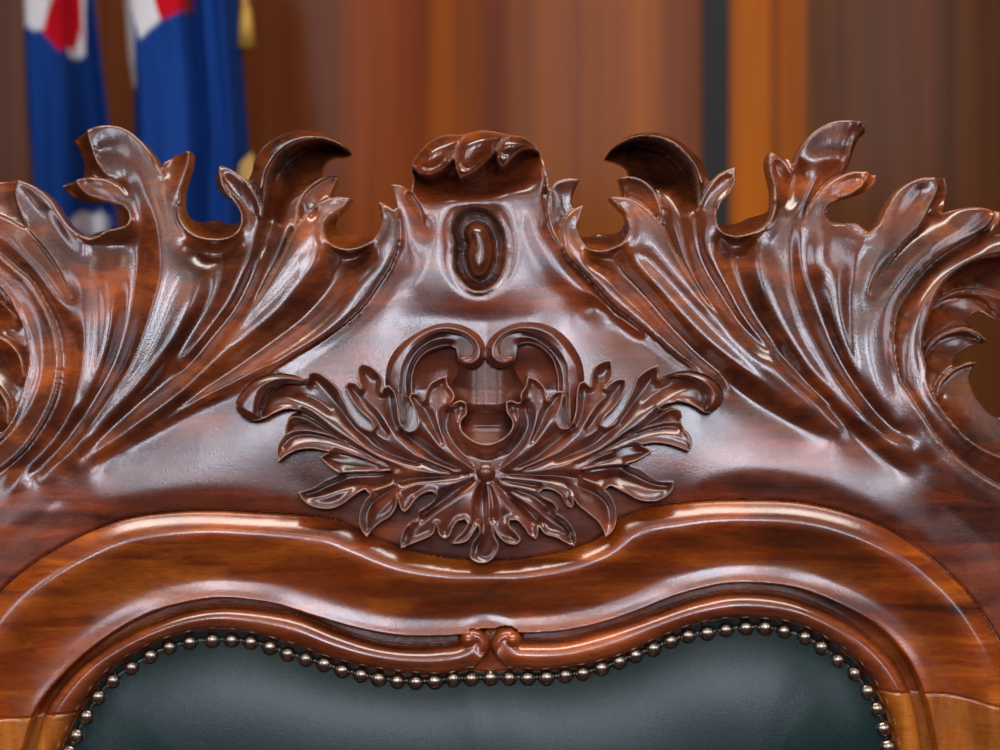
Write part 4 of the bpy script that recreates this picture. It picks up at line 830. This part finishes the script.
X0, X1, Y0, Y1, Z1 = -3.2, 3.2, -6.0, WY, 4.2
struct('floor', X0, X1, Y0, Y1+.1, -.1, 0, M_carpet); struct('ceiling', X0, X1, Y0, Y1+.1, Z1, Z1+.1, M_plaster)
struct('wall_back', X0, X1, Y1, Y1+.1, 0, Z1, M_panel)
SW = (-4.7, -3.3, 1.9, 3.7)      # one tall window in each side wall
def sidewall(name, x0, x1):
    bm = bmesh.new(); addb(bm, x0, x1, Y0, SW[0], 0, Z1); addb(bm, x0, x1, SW[1], Y1+.1, 0, Z1); addb(bm, x0, x1, SW[0], SW[1], 0, SW[2]); addb(bm, x0, x1, SW[0], SW[1], SW[3], Z1)
    o = bm_obj(name, bm, M_dwood, None, False); o['kind'] = 'structure'
# black channel between two timber panels
xs = WXof(715); 
bm = bmesh.new()
def addb(bm, x0, x1, y0, y1, z0, z1):
    r = bmesh.ops.create_cube(bm, size=1)
    for v in r['verts']: v.co = Vector(((x0+x1)/2+v.co.x*(x1-x0), (y0+y1)/2+v.co.y*(y1-y0), (z0+z1)/2+v.co.z*(z1-z0)))
addb(bm, xs-.017, xs+.017, WY-.010, WY-.0005, .02, Z1-.02)
for k in (-.011, 0, .011): addb(bm, xs+k-.0035, xs+k+.0035, WY-.016, WY-.0095, .02, Z1-.02)
o = bm_obj('trim_1', bm, M_darkstrip, None, False); o['kind'] = 'structure'
sidewall('wall_left', X0-.1, X0); sidewall('wall_right', X1, X1+.1)
# wall behind the camera, with tall windows that light the room
wins = WINS
def wallwin(name, y, wins, mat):
    bm = bmesh.new(); xsn = sorted(set([X0, X1]+[w[0] for w in wins]+[w[1] for w in wins]))
    for a, b in zip(xsn[:-1], xsn[1:]):
        w = [w for w in wins if w[0] <= a and w[1] >= b]
        if w: addb(bm, a, b, y-.1, y, 0, w[0][2]); addb(bm, a, b, y-.1, y, w[0][3], Z1)
        else: addb(bm, a, b, y-.1, y, 0, Z1)
    o = bm_obj(name, bm, mat, None, False); o['kind'] = 'structure'
wallwin('wall_front', Y0, wins, M_dwood)
for k, (a, b, c, d) in enumerate(wins):
    bm = bmesh.new(); t_ = .035
    addb(bm, a, a+t_, Y0-.09, Y0-.02, c, d); addb(bm, b-t_, b, Y0-.09, Y0-.02, c, d); addb(bm, a, b, Y0-.09, Y0-.02, c, c+t_); addb(bm, a, b, Y0-.09, Y0-.02, d-t_, d)
    addb(bm, (a+b)/2-.012, (a+b)/2+.012, Y0-.08, Y0-.03, c, d)
    o = bm_obj('window_%d' % (k+1), bm, M_plaster, None, False); o['kind'] = 'structure'
def area(name, loc, rot, sx, sy, power, col):
    l = bpy.data.lights.new(name, 'AREA'); l.shape = 'RECTANGLE'; l.size = sx; l.size_y = sy; l.energy = power; l.color = col
    o = bpy.data.objects.new(name, l); o.location = loc; o.rotation_euler = rot; return link(o)
for k, (a, b, c, d) in enumerate(wins):
    area('window_daylight', ((a+b)/2, Y0+.01, (c+d)/2), (math.radians(90), 0, 0), b-a-.07, d-c-.07, WPOW[k], WCOL[k])
for k, (xw, sg, pw) in enumerate(((X0, 1, SPOW[0]), (X1, -1, SPOW[1]))):
    bm = bmesh.new(); t_ = .035; xa, xb = sorted((xw-sg*.09, xw-sg*.02)); y0_, y1_, c, d = SW
    addb(bm, xa, xb, y0_, y0_+t_, c, d); addb(bm, xa, xb, y1_-t_, y1_, c, d); addb(bm, xa, xb, y0_, y1_, c, c+t_); addb(bm, xa, xb, y0_, y1_, d-t_, d); addb(bm, xa, xb, (y0_+y1_)/2-.012, (y0_+y1_)/2+.012, c, d)
    o = bm_obj('window_%d' % (len(wins)+1+k), bm, M_plaster, None, False); o['kind'] = 'structure'
    area('window_daylight', (xw+sg*.01, (y0_+y1_)/2, (c+d)/2), (math.radians(90), 0, math.radians(-90*sg)), y1_-y0_-.07, d-c-.07, pw, WCOL[0])
for (x, y, sx, sy, pw, col) in CEIL:
    area('ceiling_light', (x, y, Z1-.03), (0, 0, 0), sx, sy, pw, col)
    o = boxm('ceiling_light_panel', x-sx/2-.04, x+sx/2+.04, y-sy/2-.04, y+sy/2+.04, Z1-.02, Z1, M_plaster, None, 0); o['kind'] = 'structure'

# ================================================================== flags on poles behind the chair
def cloth_mat(name, fn):
    m, nt, b = new_mat(name); L = nt.links.new
    at = N(nt, 'ShaderNodeAttribute', attribute_name='pattern'); 
    tc = N(nt, 'ShaderNodeTexCoord'); n = N(nt, 'ShaderNodeTexNoise', Scale=300.0, Detail=2.0); L(tc.outputs['Object'], n.inputs['Vector'])
    mx = N(nt, 'ShaderNodeMix', data_type='RGBA', blend_type='MULTIPLY'); mx.inputs[0].default_value = .2; L(at.outputs['Color'], mx.inputs[6]); L(n.outputs['Fac'], mx.inputs[7])
    L(mx.outputs[2], b.inputs['Base Color']); b.inputs['Roughness'].default_value = .85; b.inputs['Specular IOR Level'].default_value = .1
    return m
M_flag = cloth_mat('flag_fabric', None)
BLUE, RED, WHITE = srgb(24, 66, 142), srgb(214, 20, 40), srgb(238, 238, 240)
def flag(name, y, edgeL, edgeR, folds, shapes, label, depthf):
    """hanging cloth between two traced edges, folded in depth, dyed by polygons in its own (column, height) space"""
    nu, nv = 150, 200; zt, zb = WZof(-150, y), WZof(620, y)
    yy = np.linspace(-150, 620, nv); L_ = np.interp(yy, [a for a, b in edgeL], [b for a, b in edgeL]); R_ = np.interp(yy, [a for a, b in edgeR], [b for a, b in edgeR])
    U = np.linspace(0, 1, nu); PXm = L_[:, None]+(R_-L_)[:, None]*U[None, :]; PYm = np.repeat(yy[:, None], nu, 1)
    dep = np.interp(U, [f[0] for f in folds], [f[1] for f in folds]); kx = np.exp(-.5*(np.arange(-9, 10)/4.)**2); kx /= kx.sum(); dep = np.convolve(np.pad(dep, 9, mode='edge'), kx, 'valid')
    dep = dep[None, :]+.006*np.sin(PYm/70.+U[None, :]*9)
    col = np.empty((nv, nu, 3)); col[:] = BLUE
    for c, poly in shapes:
        p = arr(poly); ins = np.zeros((nv, nu), bool); q = np.roll(p, -1, 0)
        for a, b in zip(p, q):
            cnd = ((a[1] <= PYm) != (b[1] <= PYm)); xi = a[0]+(PYm-a[1])/(b[1]-a[1]+1e-9)*(b[0]-a[0]); ins ^= cnd & (PXm < xi)
        col[ins] = c
    y_ = y-dep; X_ = (PXm-500)*S*(y-CAMY)/(0-CAMY); Z_ = ZC+(375-PYm)*S*(y-CAMY)/(0-CAMY)
    V = np.stack([X_, y_, Z_], -1).reshape(-1, 3); ii, jj = np.mgrid[0:nv-1, 0:nu-1]; a = (ii*nu+jj).ravel()
    Fc = np.stack([a, a+nu, a+nu+1, a+1], 1)
    root = empty(name, (float(X_[0].mean()), y, 0)); tag(root, label, 'flag', 'flags behind the chair')
    o = mesh_obj('flag_cloth', V-np.array(root.location), Fc, M_flag, root)
    at = o.data.color_attributes.new('pattern', 'FLOAT_COLOR', 'POINT'); at.data.foreach_set('color', np.concatenate([col.reshape(-1, 3), np.ones((nu*nv, 1))], 1).astype(np.float32).ravel())
    sd = o.modifiers.new('thickness', 'SOLIDIFY'); sd.thickness = .0012
    return root, y
M_pole = metal('polished_brass', (0.75, 0.52, 0.2), .3, .2); M_gold = plain('gold_cord', srgb(196, 150, 60), .5)
def pole(root, px, y):
    bm = bmesh.new(); x = WXof(px, y)-root.location.x
    r = bmesh.ops.create_cone(bm, segments=24, radius1=.014, radius2=.014, depth=2.5, cap_ends=True)
    for v in r['verts']: v.co += Vector((x, 0, 1.27))
    r = bmesh.ops.create_cone(bm, segments=24, radius1=.022, radius2=.002, depth=.12, cap_ends=True)
    for v in r['verts']: v.co += Vector((x, 0, 2.56))
    bm_obj('pole', bm, M_pole, root)
    bm = bmesh.new(); r = bmesh.ops.create_cone(bm, segments=32, radius1=.075, radius2=.03, depth=.05, cap_ends=True)
    for v in r['verts']: v.co += Vector((x, 0, .025))
    bm_obj('pole_base', bm, M_pole, root)
FY = 1.27
r1_, _ = flag('draped_flag', FY, [(-150,10),(0,19),(120,24),(300,30),(620,24)], [(-150,82),(0,90),(60,96),(120,103),(300,118),(620,124)],
  [(0,-.03),(.12,.02),(.45,.045),(.62,.02),(.75,-.05),(.84,-.02),(.92,-.06),(1,-.03)],
  [(WHITE, [(24,-150),(22,28),(49,36),(62,-10),(66,-150)]),(WHITE, [(66,-150),(66,40),(70,58),(82,52),(80,-150)]),(RED, [(60,-150),(57,0),(48,36),(62,52),(72,50),(78,8),(72,-150)]),
   (WHITE, [(80,214),(96,209),(104,216),(102,232),(84,234),(74,226)]), (BLUE, [(18,-150),(28,-150),(24,10),(20,30),(14,28)])],
  'narrow blue flag with red and white stripes and a white star, at far left', 0)
pole(r1_, 50, FY+.06); FY = 1.04
r2_, _ = flag('draped_flag', FY, [(-150,118),(0,121),(60,126),(85,131),(300,136),(620,130)], [(-150,226),(0,236),(60,240),(150,246),(185,242),(300,236),(620,236)],
  [(0,-.03),(.1,.03),(.35,.05),(.55,.035),(.64,-.03),(.72,.02),(.8,.0),(.9,.03),(1,-.04)],
  [(WHITE, [(119,-150),(119,0),(125,70),(132,88),(139,84),(139,34),(136,20),(140,-150)]),(WHITE, [(136,-150),(136,14),(145,44),(166,26),(164,-150)]),(RED, [(158,-150),(158,0),(166,26),(192,10),(193,-150)])],
  'broad blue flag with a red and white cross corner, beside the gold tassel', 0)
pole(r2_, 185, FY+.06)
# red and gold edging of the flags: cord with tassel on the broad flag
def tube(name, pts, r, mat, parent, seg=12):
    bm = bmesh.new(); prev = None
    for i, c in enumerate(pts):
        ring = [bm.verts.new(Vector(c)+Vector((r*math.cos(2*math.pi*k/seg), r*math.sin(2*math.pi*k/seg), 0))) for k in range(seg)]
        if prev:
            for k in range(seg): bm.faces.new((prev[k], prev[(k+1) % seg], ring[(k+1) % seg], ring[k]))
        prev = ring
    return bm_obj(name, bm, mat, parent)
yc = FY+.03
def rel(root, px, py, y): return (WXof(px, y)-root.location.x, y-root.location.y, WZof(py, y))
tube('gold_cord', [rel(r2_, 236, -120, yc), rel(r2_, 239, -40, yc), rel(r2_, 246, 10, yc), rel(r2_, 247, 34, yc)], .005, M_gold, r2_)
bm = bmesh.new(); c = Vector(rel(r2_, 246, 24, yc))
r = bmesh.ops.create_cone(bm, segments=16, radius1=.012, radius2=.006, depth=.045, cap_ends=True)
for v in r['verts']: v.co += c+Vector((0, 0, -.005))
bm_obj('tassel', bm, M_gold, r2_)
# gold fringe at the lower fold of the broad flag
bm = bmesh.new()
pts_ = [(228,186),(240,163),(252,152),(256,170),(254,195),(236,196)]
vs = [bm.verts.new(rel(r2_, x, y, FY+.01)) for x, y in pts_]; f_ = bm.faces.new(vs); ex = bmesh.ops.extrude_face_region(bm, geom=[f_])
for v in ex['geom']:
    if isinstance(v, bmesh.types.BMVert): v.co.y += .012
bm_obj('gold_fringe', bm, M_gold, r2_, False)

# ================================================================== camera
cd = bpy.data.cameras.new('camera'); cam = bpy.data.objects.new('camera', cd); link(cam)
cam.location = (0, CAMY, ZC); cam.rotation_euler = (math.radians(90), 0, 0)
cd.sensor_width = 36; cd.lens = 36*abs(CAMY)/(1000*S); cd.clip_start = .05
cd.dof.use_dof = True; cd.dof.focus_distance = abs(CAMY)-.003; cd.dof.aperture_fstop = FSTOP
bpy.context.scene.camera = cam
w = bpy.data.worlds.new('world'); bpy.context.scene.world = w; w.use_nodes = True
w.node_tree.nodes['Background'].inputs[0].default_value = (.75, .85, 1, 1); w.node_tree.nodes['Background'].inputs[1].default_value = 1.0
vs_ = bpy.context.scene.view_settings; vs_.view_transform = 'Standard'; vs_.look = 'None'; vs_.gamma = 1; vs_.use_curve_mapping = False; vs_.exposure = EXPO
